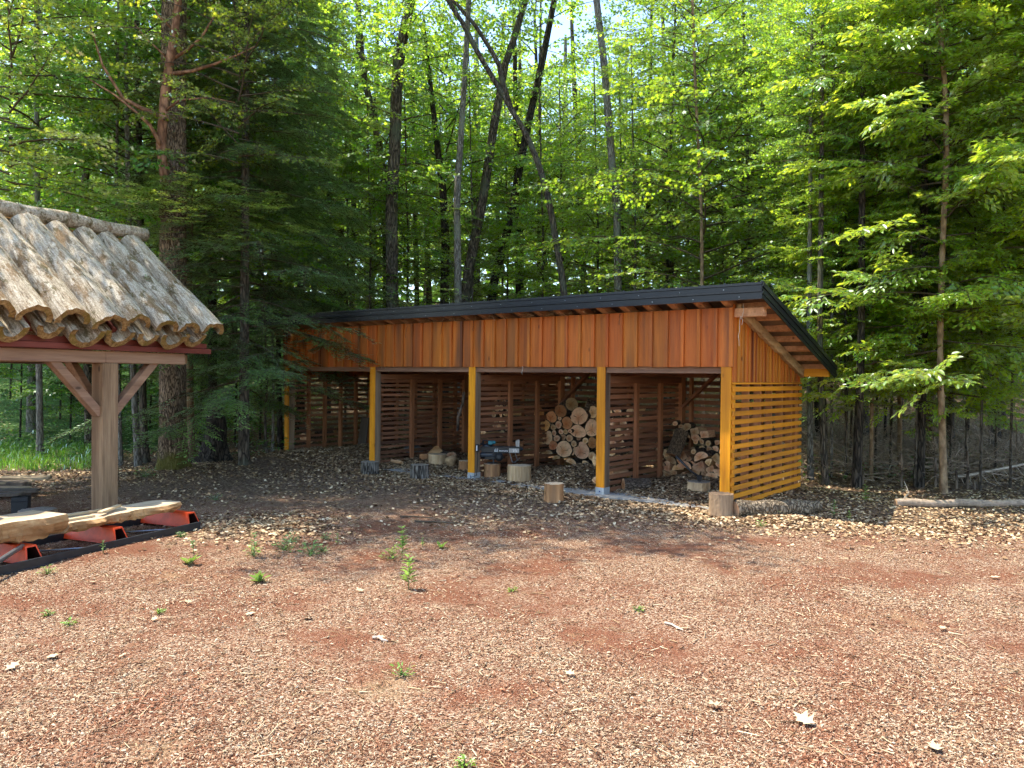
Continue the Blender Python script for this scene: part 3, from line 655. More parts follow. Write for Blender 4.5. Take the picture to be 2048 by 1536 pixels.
def rough_cant(name, x0, x1, y0, y1, z0, z1, seed, tipr, label):
    rn = random.Random(seed); n = 46; m_ = MB(); vs = []; ny = 7
    for i in range(n+1):
        s_ = i/n; x = x0+(x1-x0)*s_; e = 1.0
        if tipr and s_ > .86: e = math.sqrt(max(0.02, 1-((s_-.86)/.14)**2*.72))
        wav = .035*math.sin(s_*9+seed)+.02*math.sin(s_*23+seed*2)+rn.uniform(-.012, .012)
        lo = .04*math.sin(s_*7+seed*3)+.03*math.sin(s_*17)+rn.uniform(-.014, .014); h = (z1-z0)
        yc = (y0+y1)/2; hw = (y1-y0)/2*e
        vs += [(x, yc-hw*(1.0)+wav, z1), (x, yc-hw*1.08+wav*1.5+rn.uniform(-.01, .01), z1-h*.28), (x, yc-hw*.98+wav+rn.uniform(-.015, .015), z1-h*.62), (x, yc-hw*.72+wav*.5, z0+abs(lo)),
               (x, yc, z0), (x, yc+hw*.9, z0+.03), (x, yc+hw, z1)]
    fs = []; mi = []
    for i in range(n):
        for j in range(7):
            fs.append((i*7+j, i*7+(j+1) % 7, i*7+7+(j+1) % 7, i*7+7+j)); mi.append(0 if j == 6 else 1)
    fs += [tuple(range(6, -1, -1)), tuple(n*7+j for j in range(7))]; mi += [0, 0]
    m_.v = vs; m_.f = fs; m_.mi = mi; o = m_.build(name, [M['cant'], M['cant_rough']]); o.matrix_world = SMM; tag(o, label, 'sawn log'); return o
xs1 = rail_x(78, 1105); xe = rail_x(352, 1062)
rough_cant('sawn_log', xs1+.02, xe+.12, .16, .56, .190, .305, 3, True, 'long rough-edged slab of wood with rounded tip lying on the orange-red bunks')
rough_cant('sawn_log', xs1-1.9, xs1, .14, .60, .190, .405, 8, False, 'thick flat-topped sawn log at the left picture edge on the red bunks')
def board(name, pa, pb, wd, th, mat, label, cat, M4=None, grp=None, up=(0, 0, 1)):
    m_ = MB(); m_.beam(pa, pb, wd, th, up); o = m_.build(name, mat); 
    if M4 is not None: o.matrix_world = M4
    tag(o, label, cat, grp); return o
board('lath', (xs1+.05, .50, .322), (xe-.7, .44, .320), .05, .022, M['paleplank'], 'long pale lath lying behind along the top of the rough slab', 'lath', SMM)
board('lath', (xs1+.03, .27, .318), (xe-.95, .25, .318), .045, .02, M['paleplank'], 'pale lath along the front edge of the rough slab', 'lath', SMM)
board('lath', (xs1+.42, .22, .342), (xs1+.80, .40, .344), .05, .022, M['paleplank'], 'short pale lath lying crosswise on the rough slab', 'lath', SMM)
m_ = MB(); m_.tube([at(-30, 1140, 6.3), at(45, 1092, 6.95)], .022, 8); o = m_.build('steel_bar', M['steel']); tag(o, 'grey steel bar leaning against the bunk at the left picture edge', 'bar')
# things lying under and behind the shelter
def stack_board(px0, px1, py, Y, dz, ln, wd, th, mat, label, tilt=0.0, dy=0.0):
    a = at(px0, py, Y); b = at(px1, py-tilt, Y+dy); m_ = MB(); n = 14; vs = []; fs = []; rn = random.Random(int(px1*3+py))
    d = (b-a).normalized(); s_ = Vector((-d.y, d.x, 0)).normalized()
    for i in range(n+1):
        p = a.lerp(b, i/n); e = wd/2*(1-(.5*max(0, (i/n-.8)/.2)**2)); w0 = rn.uniform(-.012, .012)
        vs += [p-s_*(e+w0)-Vector((0, 0, th/2)), p+s_*(e+w0)-Vector((0, 0, th/2)), p+s_*(e+w0)+Vector((0, 0, th/2)), p-s_*(e+w0)+Vector((0, 0, th/2))]
    for i in range(n):
        for j in range(4): fs.append((i*4+j, i*4+4+j, i*4+4+(j+1) % 4, i*4+(j+1) % 4))
    fs += [(0, 1, 2, 3), (n*4+3, n*4+2, n*4+1, n*4)]; m_.add(vs, fs); o = m_.build('old_plank', mat); tag(o, label, 'plank', 'old planks stacked behind the shelter'); return o
stack_board(-70, 102, 958, 10.9, 0, 0, .30, .035, M['plank'], 'broad pale slab plank, topmost of the boards behind the shelter', 3, .3)
stack_board(-80, 66, 965, 10.7, 0, 0, .26, .03, M['plank'], 'curved grey plank just under the topmost slab behind the shelter', 2, .2)
stack_board(-90, 60, 976, 10.5, 0, 0, .22, .03, M['plank'], 'brown plank third down behind the shelter', 0, .1)
stack_board(-60, 76, 982, 9.6, 0, 0, .26, .03, M['darkplank'], 'dark warped board resting on the black block', 1, .1)
stack_board(-60, 42, 988, 9.5, 0, 0, .2, .03, M['darkplank'], 'dark narrow board directly on the black block', 0, 0)
p = gp(42, 1028); m_ = MB(); m_.box(-.09, .09, -.07, .07, -.005, .225); m_.box(-.095, .095, -.075, .075, .16, .17); o = m_.build('steel_block', M['blacksteel'], bevel=.006); o.location = (p.x, p.y, g1(p.x, p.y)); o.rotation_euler.z = .3; tag(o, 'black steel block holding up the dark boards behind the shelter post', 'block')
for px, pl_ in ((-20, 'left of the picture edge'), (-50, 'further left')):
    pass
p = at(15, 985, 10.8); m_ = MB(); m_.box(-.5, .28, -.1, .1, 0, .215); o = m_.build('support_timber', M['darkplank'], bevel=.01); o.location = (p.x, p.y, g1(p.x, p.y)); tag(o, 'dark squared timber under the pale planks behind the shelter', 'timber')

# ================================================================ FIREWOOD
def log_proto(kind, seed, cutm='cut', barkm='bark'):
    """unit log: ends in the xz plane, from y=0 (front face) to y=1, radius about 1"""
    rn = random.Random(seed); n = 26; ph = rn.random()*6
    if kind == 'round': base = [(math.cos(2*math.pi*j/n), math.sin(2*math.pi*j/n)) for j in range(n)]
    elif kind == 'egg': base = [(math.cos(t)*(1+.08*math.cos(2*t)), math.sin(t)*(1.0+.12*math.sin(t))) for t in [2*math.pi*j/n for j in range(n)]]
    elif kind == 'half': base = [(math.cos(math.pi*j/17), math.sin(math.pi*j/17)*1.05-.45) for j in range(18)]+[(-.6+.3*k, -.47+.04*rn.uniform(-1, 1)) for k in range(5)]
    elif kind == 'wedge': base = [(math.cos(t)*1.45-.35, math.sin(t)*1.45-.6) for t in [R(8)+R(82)*j/12 for j in range(13)]]+[(-.50, .3), (-.55, -.25), (-.55, -.62), (0, -.60), (.6, -.52)]
    else: base = [(-.85, -.8), (-.3, -.75), (.3, -.82), (.88, -.78), (.8, -.2), (.86, .3), (.8, .8), (.2, .74), (-.3, .82), (-.86, .78), (-.8, .2), (-.84, -.3)]
    base = [(u*(1+.05*math.sin(3*i+ph)*.6+rn.uniform(-.03, .03)), v*(1+rn.uniform(-.03, .03))) for i, (u, v) in enumerate(base)]
    m_ = MB(); k = len(base); ny = 6; vs = []
    for a in range(ny+1):
        y = a/ny; f = 1+.04*math.sin(a*1.9+ph)
        for (u, v) in base:
            r_ = 1+(rn.uniform(-.02, .02) if 0 < a < ny else 0); vs.append((u*f*r_, y+(rn.uniform(-.008, .008) if a in (0, ny) else 0), v*f*r_))
    m_.v = vs
    for a in range(ny):
        for j in range(k): m_.f.append([a*k+j, (a+1)*k+j, (a+1)*k+(j+1) % k, a*k+(j+1) % k]); m_.mi.append(0 if (kind in ('round', 'egg') or j < (17 if kind == 'half' else 12 if kind == 'wedge' else 0)) else 1)
    m_.f.append(list(range(k))); m_.mi.append(1); m_.f.append([ny*k+j for j in range(k-1, -1, -1)]); m_.mi.append(1)
    return m_.mesh('log_'+kind, [M[barkm], M[cutm]])
LP = {k: [log_proto(k, 10*i+j) for j in range(3)] for i, k in enumerate(('round', 'egg', 'half', 'wedge', 'square'))}
LPO = [log_proto('round', 71, 'cut_o'), log_proto('egg', 72, 'cut_o')]
def place_log(kind, pos, sx, sz, ln, rot, label, group, cat='firewood', orange=False, name='firewood_log', local=True, mesh=None):
    me = mesh or (random.choice(LPO) if orange else random.choice(LP[kind]))
    o = bpy.data.objects.new(name, me); col.objects.link(o)
    Mx = Matrix.Translation(pos) @ rot.to_matrix().to_4x4() @ Matrix.Diagonal((sx, ln, sz, 1))
    if local: Mx = SHM @ Mx
    o.matrix_world = Mx; tag(o, label, cat, group); return o
# rounds in the middle-right bay (measured on the face plane)
rounds = [(1015, 650, 52, 62, 'o'), (1140, 690, 52, 60, 'o'), (1235, 625, 58, 65, 'o'), (1425, 685, 80, 90, 'e'), (1565, 635, 52, 62, 'r'), (1075, 772, 50, 60, 'o'), (1158, 790, 30, 28, 'r'), (1213, 765, 35, 42, 'r'),
 (1298, 748, 54, 66, 'o'), (1560, 805, 68, 90, 'e'), (1410, 838, 78, 65, 'e'), (1005, 860, 42, 45, 'o'), (1100, 905, 48, 78, 'e'), (1168, 850, 22, 32, 'r'), (1238, 838, 25, 27, 'r'), (1284, 838, 24, 27, 'r'), (1195, 905, 32, 32, 'r'),
 (1260, 893, 30, 32, 'r'), (1325, 903, 35, 38, 'r'), (1488, 928, 30, 32, 'r'), (1562, 955, 42, 58, 'o'), (1160, 980, 42, 50, 'o'), (1270, 1022, 74, 88, 'e'), (1370, 960, 28, 35, 'r'), (1450, 1037, 72, 92, 'e'), (1030, 960, 55, 40, 'h'),
 (998, 1025, 30, 55, 'w'), (1095, 1048, 65, 40, 'h'), (1345, 1140, 55, 50, 'h'), (1480, 1165, 45, 42, 'w'), (1560, 1090, 42, 45, 'r'), (1357, 1040, 22, 40, 'r'), (1190, 1100, 45, 36, 'h'), (1420, 905, 22, 22, 'r'), (1225, 700, 20, 22, 'r'), (1330, 830, 20, 20, 'r'),
 (1660, 700, 60, 70, 'e'), (1680, 850, 60, 65, 'o'), (1660, 1000, 62, 70, 'e'), (1780, 780, 55, 60, 'r'), (1790, 920, 60, 60, 'r'), (1780, 1060, 60, 62, 'e')]
GR = 'round logs piled in the middle-right bay'
for i, (cx, cy, rx, ry, k) in enumerate(rounds):
    p = shed_pt(880+cx/5.12, 700+cy/5.12, 2.08+random.uniform(-.05, .06)); ppm = 108*5.12
    sx = rx/ppm*1.27; sz = ry/ppm; kind = {'o': 'round', 'r': 'round', 'e': 'egg', 'h': 'half', 'w': 'wedge'}[k]
    lab = {'o': 'round log with an orange cut end in the pile of the middle-right bay', 'r': 'round log with a pale cut end in the pile of the middle-right bay', 'e': 'large oval log with a pale cut end in the middle-right bay', 'h': 'half-split log low in the pile of the middle-right bay', 'w': 'wedge-split log low in the pile of the middle-right bay'}[k]
    place_log(kind, p, sx*.97, sz*.97, .5, Euler((0, random.uniform(-.4, .4), random.uniform(-.06, .06))), lab, GR+' '+{'o': '(orange ends)', 'r': '(pale ends)', 'e': '(large oval)', 'h': '(half)', 'w': '(wedge)'}[k], orange=(k == 'o'))
for cx, cy, tilt, lab in ((1350, 555, .5, 'bark-covered log tilted on top of the round pile, left of the two'), (1490, 565, -.3, 'purplish bark log lying on top of the round pile, right of the two')):
    p = shed_pt(880+cx/5.12, 700+cy/5.12, 2.2); place_log('round', p, .13, .13, .42, Euler((R(-18), tilt, R(50*(1 if tilt > 0 else -1)))), lab, None)
# split wood in the right bay
splits = [(545, 745, 34, 'w'), (540, 798, 36, 'w'), (600, 822, 32, 'w'), (553, 852, 44, 'h'), (640, 866, 42, 'h'), (728, 832, 46, 'w'), (745, 905, 50, 'h'), (868, 835, 52, 'h'), (865, 915, 52, 'w'), (930, 888, 32, 'w'), (990, 850, 42, 'w'),
 (600, 922, 46, 'w'), (690, 925, 44, 'h'), (660, 970, 36, 'w'), (830, 962, 46, 'w'), (742, 992, 38, 'w'), (950, 945, 46, 'w'), (1012, 903, 30, 'w'), (968, 1000, 50, 'h'), (545, 900, 40, 'h'), (800, 900, 36, 'w'), (1015, 965, 36, 'w'), (700, 870, 26, 'w'),
 (905, 985, 36, 'w'), (790, 1010, 32, 'h'), (600, 985, 34, 'w'), (1000, 1040, 34, 'w'), (780, 855, 26, 'w'), (815, 800, 20, 'r'), (1040, 800, 30, 'w'), (1050, 870, 34, 'h'), (1060, 940, 36, 'w'), (1060, 1010, 36, 'w'), (1110, 860, 34, 'w'), (1110, 930, 38, 'h'), (1110, 1000, 38, 'w')]
for cx, cy, r, k in splits:
    p = shed_pt(1180+cx/3.938, 700+cy/3.938, 1.95+random.uniform(-.06, .06)); s_ = r/(121*3.938)
    lab = {'w': 'wedge-shaped split log with pale face in the right bay pile', 'h': 'half-round split log with pale face in the right bay pile', 'r': 'small round log among the split wood in the right bay'}[k]
    place_log({'w': 'wedge', 'h': 'half', 'r': 'round'}[k], p, s_*1.22, s_*1.02, .42, Euler((0, random.uniform(-3.1, 3.1) if k == 'w' else random.uniform(-.6, .6)+(math.pi if random.random() < .3 else 0), random.uniform(-.08, .08))), lab, lab+' group')
upper = [(670, 580, 18, 'r'), (718, 600, 15, 'r'), (763, 605, 28, 'o'), (690, 640, 25, 'r'), (822, 642, 33, 's'), (900, 665, 33, 's'), (765, 677, 26, 'h'), (830, 690, 28, 'r'), (855, 697, 15, 'r'), (832, 722, 19, 'r'), (880, 722, 18, 'r'), (930, 735, 22, 'r'),
 (580, 662, 32, 'w'), (640, 668, 36, 'w'), (590, 720, 28, 'h'), (935, 778, 26, 'w'), (810, 780, 18, 'r'), (1000, 730, 26, 'w'), (985, 780, 24, 'r'), (720, 640, 20, 'r'), (880, 770, 24, 'h'), (690, 700, 22, 'w'), (1060, 760, 30, 'r'), (1090, 800, 30, 'w')]
for cx, cy, r, k in upper:
    p = shed_pt(1180+cx/3.938, 700+cy/3.938, 2.28+random.uniform(-.03, .03)); s_ = r/(117*3.938)
    lab = {'w': 'wedge-split log high at the back of the right bay', 'h': 'half log high at the back of the right bay', 'r': 'thin round log at the back of the right bay', 'o': 'round log crowning the back of the right bay', 's': 'square-cut block with cracked end at the back of the right bay'}[k]
    place_log({'w': 'wedge', 'h': 'half', 'r': 'round', 'o': 'round', 's': 'square'}[k], p, s_*1.22, s_*1.02, .33, Euler((R(random.uniform(-6, 6)), random.uniform(-.5, .5), random.uniform(-.25, .25))), lab, lab+' group')
p = shed_pt(1180+655/3.938, 700+830/3.938, 1.68); place_log('egg', p, .105, .095, .44, Euler((R(68), R(14), R(12))), 'brown-barked log standing tilted on the split pile in the right bay', None, mesh=log_proto('egg', 44, 'cut', 'bark_tan'))
p = shed_pt(1180+262/3.938, 700+1055/3.938, .55); p.z = .10; place_log('round', p, .10, .10, .42, Euler((0, .3, R(-42))), 'barked log lying on the ground beside the partition of the right bay', None)
# stacks behind the partitions
def stack(x0, x1, y, z0, z1, r, ln, lab, jit=.25, dx=.0, kinds=('round', 'half', 'wedge', 'round')):
    row = 0; z = z0+r
    while z < z1:
        x = x0+r+(r*.9 if row % 2 else 0); 
        while x < x1:
            rr = r*random.uniform(1-jit, 1.02); place_log(random.choice(kinds), Vector((x, y+random.uniform(-.04, .04), z+random.uniform(-.01, .01))), rr, rr, ln, Euler((0, random.uniform(-3, 3), random.uniform(-.04, .04))), lab, lab+' group'); x += r*1.98
        z += r*1.75; row += 1
stack(-5.12, -4.72, 1.15, .06, 1.36, .066, .42, 'small log end in the tall narrow stack behind the third post')
stack(-5.10, -4.74, .62, .05, .80, .085, .42, 'split log in the low stack against the partition by the third post')
stack(-2.66, -2.12, 1.05, .05, 1.25, .10, .42, 'split log stacked against the partition of the middle-right bay', kinds=('half', 'wedge', 'wedge'))
stack(-2.50, -2.12, .50, .03, .62, .09, .42, 'split log in the low front stack against the middle-right partition', kinds=('half', 'wedge'))
p = shed_pt(918, 830, 1.0); m_ = MB(); a = SHM @ shed_pt(915, 862, 1.0); b = SHM @ shed_pt(928, 784, 1.1)
m_.tube([a, a.lerp(b, .35)+Vector((-.03, 0, 0)), a.lerp(b, .7)+Vector((.01, 0, 0)), b], [.022, .03, .026, .03], 8, True, None, .08); o = m_.build('crooked_branch', M['bark']); tag(o, 'crooked branch leaning against the narrow log stack behind the third post', 'branch')

# ---------------------------------------------------------------- stumps
def stump(px0, px1, ptop, pbot, label, side, cut, seed, dpt=0.0, lean=0, hollow=False, group='stumps standing in front of the shed', sq=1.0):
    rn = random.Random(seed); c = gp((px0+px1)/2, pbot-3); Y = c.y+dpt; x = at((px0+px1)/2, pbot, Y).x; z0 = g1(x, Y)
    top = at((px0+px1)/2, ptop+3, Y).z; h = max(.12, top-z0); r = (px1-px0)/2/FPX*Y
    t = thing('stump', label, 'stump', (x, Y, z0-.01), rn.uniform(0, 6), group)
    n = 40; nz = 10; prof = [1+.045*math.sin(2*a+seed)+.03*math.sin(3*a+seed*2)+.02*math.sin(7*a+seed) for a in [2*math.pi*j/n for j in range(n)]]
    groove = [rn.uniform(-1, 1) for _ in range(n)]
    m_ = MB(); vs = []
    for k in range(nz+1):
        s_ = k/nz; fl = 1+.07*(1-s_)**3
        for j in range(n):
            a = 2*math.pi*j/n; g_ = groove[(j+int(k*.25)) % n]*(.018 if side != 'groovebark' else .03)
            rr = r*(prof[j]*fl+g_+rn.uniform(-.008, .008)); ze = 0 if k < nz else rn.uniform(-.004, .004)
            vs.append((math.cos(a)*rr+lean*s_*.02, math.sin(a)*rr, h*s_+ze))
    m_.v = vs
    for k in range(nz):
        for j in range(n): m_.f.append([k*n+j, k*n+(j+1) % n, (k+1)*n+(j+1) % n, (k+1)*n+j]); m_.mi.append(0)
    body = m_.build('bark' if side in ('groovebark', 'bark') else 'side', M[side], t, False)
    m_ = MB(); last = vs[-n:]; cz = h-(.035 if hollow else -.004)
    m_.v = [(vx, vy, vz) for vx, vy, vz in last]+[(vx*.72, vy*.72, h+(-.02 if hollow else .004)) for vx, vy, vz in last]+[(0, 0, cz)]
    for j in range(n): m_.f.append([j, (j+1) % n, n+(j+1) % n, n+j]); m_.f.append([n+j, n+(j+1) % n, 2*n]); m_.mi += [0, 0]
    ct = m_.build('cut_top', cut, t); return t, Vector((x, Y, z0+h)), r
def mat_top(name, c1, c2):
    s = NT(name); v = s.tex((1, 1, .0)); ln = s.n('ShaderNodeVectorMath', operation='LENGTH'); s.l(v, ln.inputs[0]); n = s.noise(s.tex(), 14, 5, .7)
    rg = s.math('SINE', s.math('ADD', s.math('MULTIPLY', ln.outputs['Value'], 480), s.math('MULTIPLY', n, 5)))
    c = s.mix(s.ramp(rg, [(0, (0, 0, 0)), (1, (1, 1, 1))]), c1, c2); c = s.mix(s.ramp(n, [(.5, (0, 0, 0)), (.75, (.8, .8, .8))]), c, tuple(x*.4 for x in c1)); s.bsdf(c, .85, s.bump(n, .004), .2); return s.m
T1 = mat_top('pale_stump_top', (.50, .36, .22), (.72, .58, .40)); T2 = mat_top('grey_stump_top', (.22, .18, .14), (.36, .31, .25)); T3 = mat_top('brown_stump_top', (.16, .10, .06), (.26, .18, .11))
stump(1088, 1127, 962, 1005, 'small orange-brown stump standing alone in front of the middle-right bay', 'stumporange', T1, 1)
_, SP2, _r = stump(1016, 1062, 926, 966, 'wide pale debarked stump under the foot of the log splitter', 'stumpside', T1, 2)
_, SP1, _r = stump(968, 1000, 923, 958, 'orange stump under the wheels of the log splitter', 'stumporange', T1, 3)
stump(918, 944, 917, 946, 'reddish stump half hidden behind the third yellow post', 'stumporange', T1, 4)
stump(857, 894, 904, 937, 'pale splintered stump further back in the second bay', 'stumpside', T1, 5, .2)
stump(822, 858, 925, 959, 'grey stump with grooved bark in front of the second bay', 'groovebark', T2, 6)
stump(721, 757, 919, 951, 'dark grooved-bark stump at the foot of the second post', 'groovebark', T2, 7)
_, SPA, _r = stump(1375, 1421, 967, 998, 'short pale chopping block with a maul stuck in it', 'stumpside', T2, 8, .15)
stump(1418, 1465, 982, 1033, 'tall brown stump with hollowed top at the right corner post', 'stumpold', T3, 9, 0, 0, True)
p_, q_, r_ = stump(42, 108, 1018, 1050, 'mossy stump behind the sawn slab under the shelter', 'stumpold', T2, 11, .35)
# rock, wedge block and pieces on the floor of the second bay
def rock(px, py, Y, sx, sy, sz, mat, label, cat, seed, name='rock'):
    rn = np.random.default_rng(seed); import bmesh as _b
    bm = _b.new(); _b.ops.create_icosphere(bm, subdivisions=3, radius=1)
    for v in bm.verts:
        c = v.co; f = 1+.13*math.sin(c.x*3+seed)+.1*math.sin(c.y*4+seed*2)+.08*math.sin(c.z*5+seed)+rn.uniform(-.02, .02); v.co = Vector((c.x*sx, c.y*sy, c.z*sz))*f
    me = bpy.data.meshes.new(name); bm.to_mesh(me); bm.free(); me.materials.append(mat); me.polygons.foreach_set('use_smooth', [True]*len(me.polygons))
    x = at(px, py, Y).x; o = link(name, me, None, (x, Y, g1(x, Y)+sz*.75)); tag(o, label, cat); return o
q = SHM @ shed_pt(827, 905, 1.25); rock(827, 905, q.y, .20, .13, .10, M['rock'], 'grey boulder on the floor of the second bay', 'rock', 3)
q = SHM @ shed_pt(848, 908, 1.1); rock(848, 908, q.y, .09, .07, .07, M['cut'], 'pale chunk of wood beside the grey boulder', 'wood chunk', 5, 'wood_chunk')
q = SHM @ shed_pt(902, 912, .9); rock(902, 912, q.y, .11, .09, .12, M['rough'], 'brown knotty chunk behind the splintered stump', 'wood chunk', 6, 'wood_chunk')
q = SHM @ shed_pt(872, 903, 1.5); m_ = MB(); m_.add([(-.22, -.1, 0), (.24, -.12, 0), (.2, .15, 0), (-.2, .12, 0), (-.02, .0, .2), (.05, .02, .19)], [(0, 3, 2, 1), (0, 1, 5, 4), (1, 2, 5), (2, 3, 4, 5), (3, 0, 4)]); o = m_.build('split_block', M['cant_rough']); o.location = (q.x, q.y, g1(q.x, q.y)+.02); tag(o, 'pyramid-shaped split block leaning on the partition of the second bay', 'wood block')
q = shed_pt(903, 893, 1.5); q.z = .18; place_log('half', q, .12, .07, .5, Euler((0, 0, R(70))), 'half log lying crosswise beside the narrow stack in the second bay', None)
q = shed_pt(803, 921, .4); q.z = .08; place_log('wedge', q, .05, .04, .35, Euler((0, .3, R(80))), 'pale split stick lying in the leaves of the second bay', None)
# dark board and heap in the left bay
a = SHM @ shed_pt(724, 908, 1.5); m_ = MB(); m_.box(-.13, .13, -.02, .02, 0, .62); o = m_.build('leaning_board', M['darkplank'], bevel=.01); o.location = (a.x, a.y, g1(a.x, a.y)-.01); o.rotation_euler = (R(-8), 0, SROT); tag(o, 'wide dark board standing in the left bay beside the second post', 'board')
for i, (px, yl, ln, rt) in enumerate(((618, 1.3, .5, 60), (606, 1.1, .4, 20), (633, 1.4, .45, -50), (622, 1.2, .4, 100))):
    q = shed_pt(px, 890, yl); q.z = .22+.07*i; place_log('egg', q, .10, .09, ln, Euler((R(10*i-8), .4*i, R(rt))), 'dark barked log heaped in the leaves of the left bay', 'dark logs heaped in the left bay', mesh=None)
# logs lying right of the shed
def lying_log(pxa, pya, pxb, pyb, r, mats, label, seed, taper=.05, brk=False, rough=.04, n=22):
    rn = random.Random(seed); a = gp(pxa, pya); b = gp(pxb, pyb); a.z = g1(a.x, a.y)+r*.82; b.z = g1(b.x, b.y)+r*.82; m_ = MB(); k = 26
    pts = [a.lerp(b, i/k)+Vector((0, .015*math.sin(i*.5+seed), .008*math.sin(i*.8))) for i in range(k+1)]
    random.seed(seed); m_.tube(pts, [r*(1-taper*i/k+.03*math.sin(i*.7)) * (1 if not brk or i < k-2 else .8) for i in range(k+1)], n, True, 0, rough, 1)
    o = m_.build('fallen_log', mats); tag(o, label, 'log'); return o
lying_log(1468, 1032, 1636, 1027, .105, [M['bark_log'], M['cut']], 'brown-barked log lying beside the corner stump at the slatted wall', 5, .08, True)
lying_log(1792, 1012, 2140, 1014, .055, [M['deadwood'], M['cut']], 'long bleached pole lying on the ground at the forest edge', 8, .1, False, .02, 14)

# ---------------------------------------------------------------- maul
ml = thing('splitting_maul', 'maul with long black handle stuck in the chopping block of the right bay', 'maul', SPA)
hd = SPA+Vector((0, 0, .02)); tipw = at(1352, 912, SPA.y+.05); dv = tipw-SPA
m_ = MB(); m_.tube([Vector((.02, 0, .045)), dv*.4+Vector((.01, 0, 0)), dv], [.017, .016, .019], 10); m_.build('handle', M['plastic'], ml, True)
m_ = MB(); m_.prism([(-.035, .085), (.035, .085), (.026, .02), (.004, -.035), (-.004, -.035), (-.026, .02)], 'y', -.04, .04); m_.build('head', M['blacksteel'], ml, bevel=.003)

# ---------------------------------------------------------------- log splitter on its two stumps
zt = SP1.z; sp = thing('log_splitter', 'black electric log splitter resting across two stumps beside the third post', 'log splitter', (SP1.x, SP1.y, zt)); Yd = SP1.y
def sx_(px): return at(px, 900, Yd).x-SP1.x
def sz_(py): return at(1000, py, Yd).z-zt
m_ = MB(); m_.box(sx_(960), sx_(1040), -.055, .055, sz_(905), sz_(895)); m_.box(sx_(956), sx_(1041), -.07, .07, sz_(895), sz_(892.5)); m_.box(sx_(960), sx_(1040), -.06, .06, sz_(906), sz_(905)); m_.build('beam', M['plastic'], sp, bevel=.003)
m_ = MB(); m_.box(sx_(1018), sx_(1038), -.066, -.0555, sz_(904.5), sz_(896)); m_.build('side_plate', M['steel'], sp)
m_ = MB(); rn = random.Random(3)
x = sx_(989)
for px0, px1, n_ in ((989, 996.5, 5), (1026, 1034, 5)):
    for row in range(3):
        for k in range(n_):
            if rn.random() < .8: xa = sx_(px0+(px1-px0)*k/n_); m_.box(xa, xa+.009, -.070 if px0 > 1000 else -.0585, -.0665 if px0 > 1000 else -.0555, sz_(902.5-row*2.2), sz_(902.5-row*2.2)+.013)
for k in range(9):      # unreadable maker's lettering: small white strokes
    xa = sx_(999+k*1.9); h_ = .022 if k == 0 else .014; m_.box(xa, xa+.011, -.0585, -.0555, sz_(902), sz_(902)+h_)
m_.build('marking', M['white'], sp)
m_ = MB(); m_.box(sx_(1031), sx_(1034.5), -.06, .06, sz_(892.5), sz_(880)); m_.box(sx_(1034.6), sx_(1039), -.05, -.035, sz_(895), sz_(879)); m_.box(sx_(1034.6), sx_(1039), .035, .05, sz_(895), sz_(879)); m_.build('end_plate', M['steel'], sp, bevel=.003)
m_ = MB(); m_.tube([(sx_(1039.5), -.03, sz_(898)), (sx_(1047), -.03, sz_(898))], .012, 8); m_.tube([(sx_(1039.5), .03, sz_(896)), (sx_(1045), .03, sz_(896))], .012, 8); m_.build('bolt', M['blacksteel'], sp)
m_ = MB(); m_.tube([(sx_(958), 0, sz_(893)), (sx_(985), 0, sz_(893))], .045, 14); m_.tube([(sx_(945), 0, sz_(886)), (sx_(968), 0, sz_(886))], .05, 14); m_.tube([(sx_(974), 0, sz_(891)), (sx_(974), 0, sz_(886))], .02, 8); m_.build('hydraulic_cylinder', M['plastic'], sp, True)
m_ = MB(); m_.box(sx_(976), sx_(985), -.05, .05, sz_(889), sz_(881.5)); m_.tube([(sx_(984), 0, sz_(885)), (sx_(991), 0, sz_(885))], .03, 12); m_.build('control_block', M['teal'], sp, bevel=.006)
m_ = MB(); m_.tube([(sx_(942), -.03, sz_(882)), (sx_(975), -.03, sz_(880.5))], .008, 6); m_.build('lever', M['blacksteel'], sp)
m_ = MB(); m_.tube([(sx_(951), -.02, sz_(910)), (sx_(985), -.02, sz_(910))], .065, 18); m_.box(sx_(970), sx_(990), -.08, .04, sz_(918), sz_(905)); m_.tube([(sx_(951), -.02, sz_(910)), (sx_(948), -.02, sz_(910))], .045, 14); m_.build('motor', M['plastic'], sp, bevel=.003)
for px in (950, 998):
    for y in ((-.13,) if px == 950 else (-.13, )):
        m_ = MB(); m_.tube([(sx_(px), y-.03, sz_(912)), (sx_(px), y+.03, sz_(912))], .075, 22); wh = m_.build('wheel', M['rubber'], sp, True)
        m_ = MB(); m_.tube([(sx_(px), y-.034, sz_(912)), (sx_(px), y-.0305, sz_(912))], .035, 14); m_.build('hub', M['blacksteel'], wh)
m_ = MB(); m_.tube([(sx_(950), -.1, sz_(912)), (sx_(998), -.1, sz_(912))], .01, 8); m_.box(sx_(986), sx_(988.5), -.09, -.07, 0, sz_(905)); m_.box(sx_(975), sx_(996), -.1, .06, .002, .012); m_.build('wheel_frame', M['blacksteel'], sp)
m_ = MB(); m_.tube([(sx_(1019), -.05, sz_(905)), (sx_(1025), -.05, sz_(923.5)), (sx_(1030), -.02, sz_(924)), (sx_(1040), .05, sz_(916))], .009, 8); m_.tube([(sx_(1030), .05, sz_(905)), (sx_(1035), .05, sz_(920))], .009, 8); m_.build('leg', M['steel'], sp)
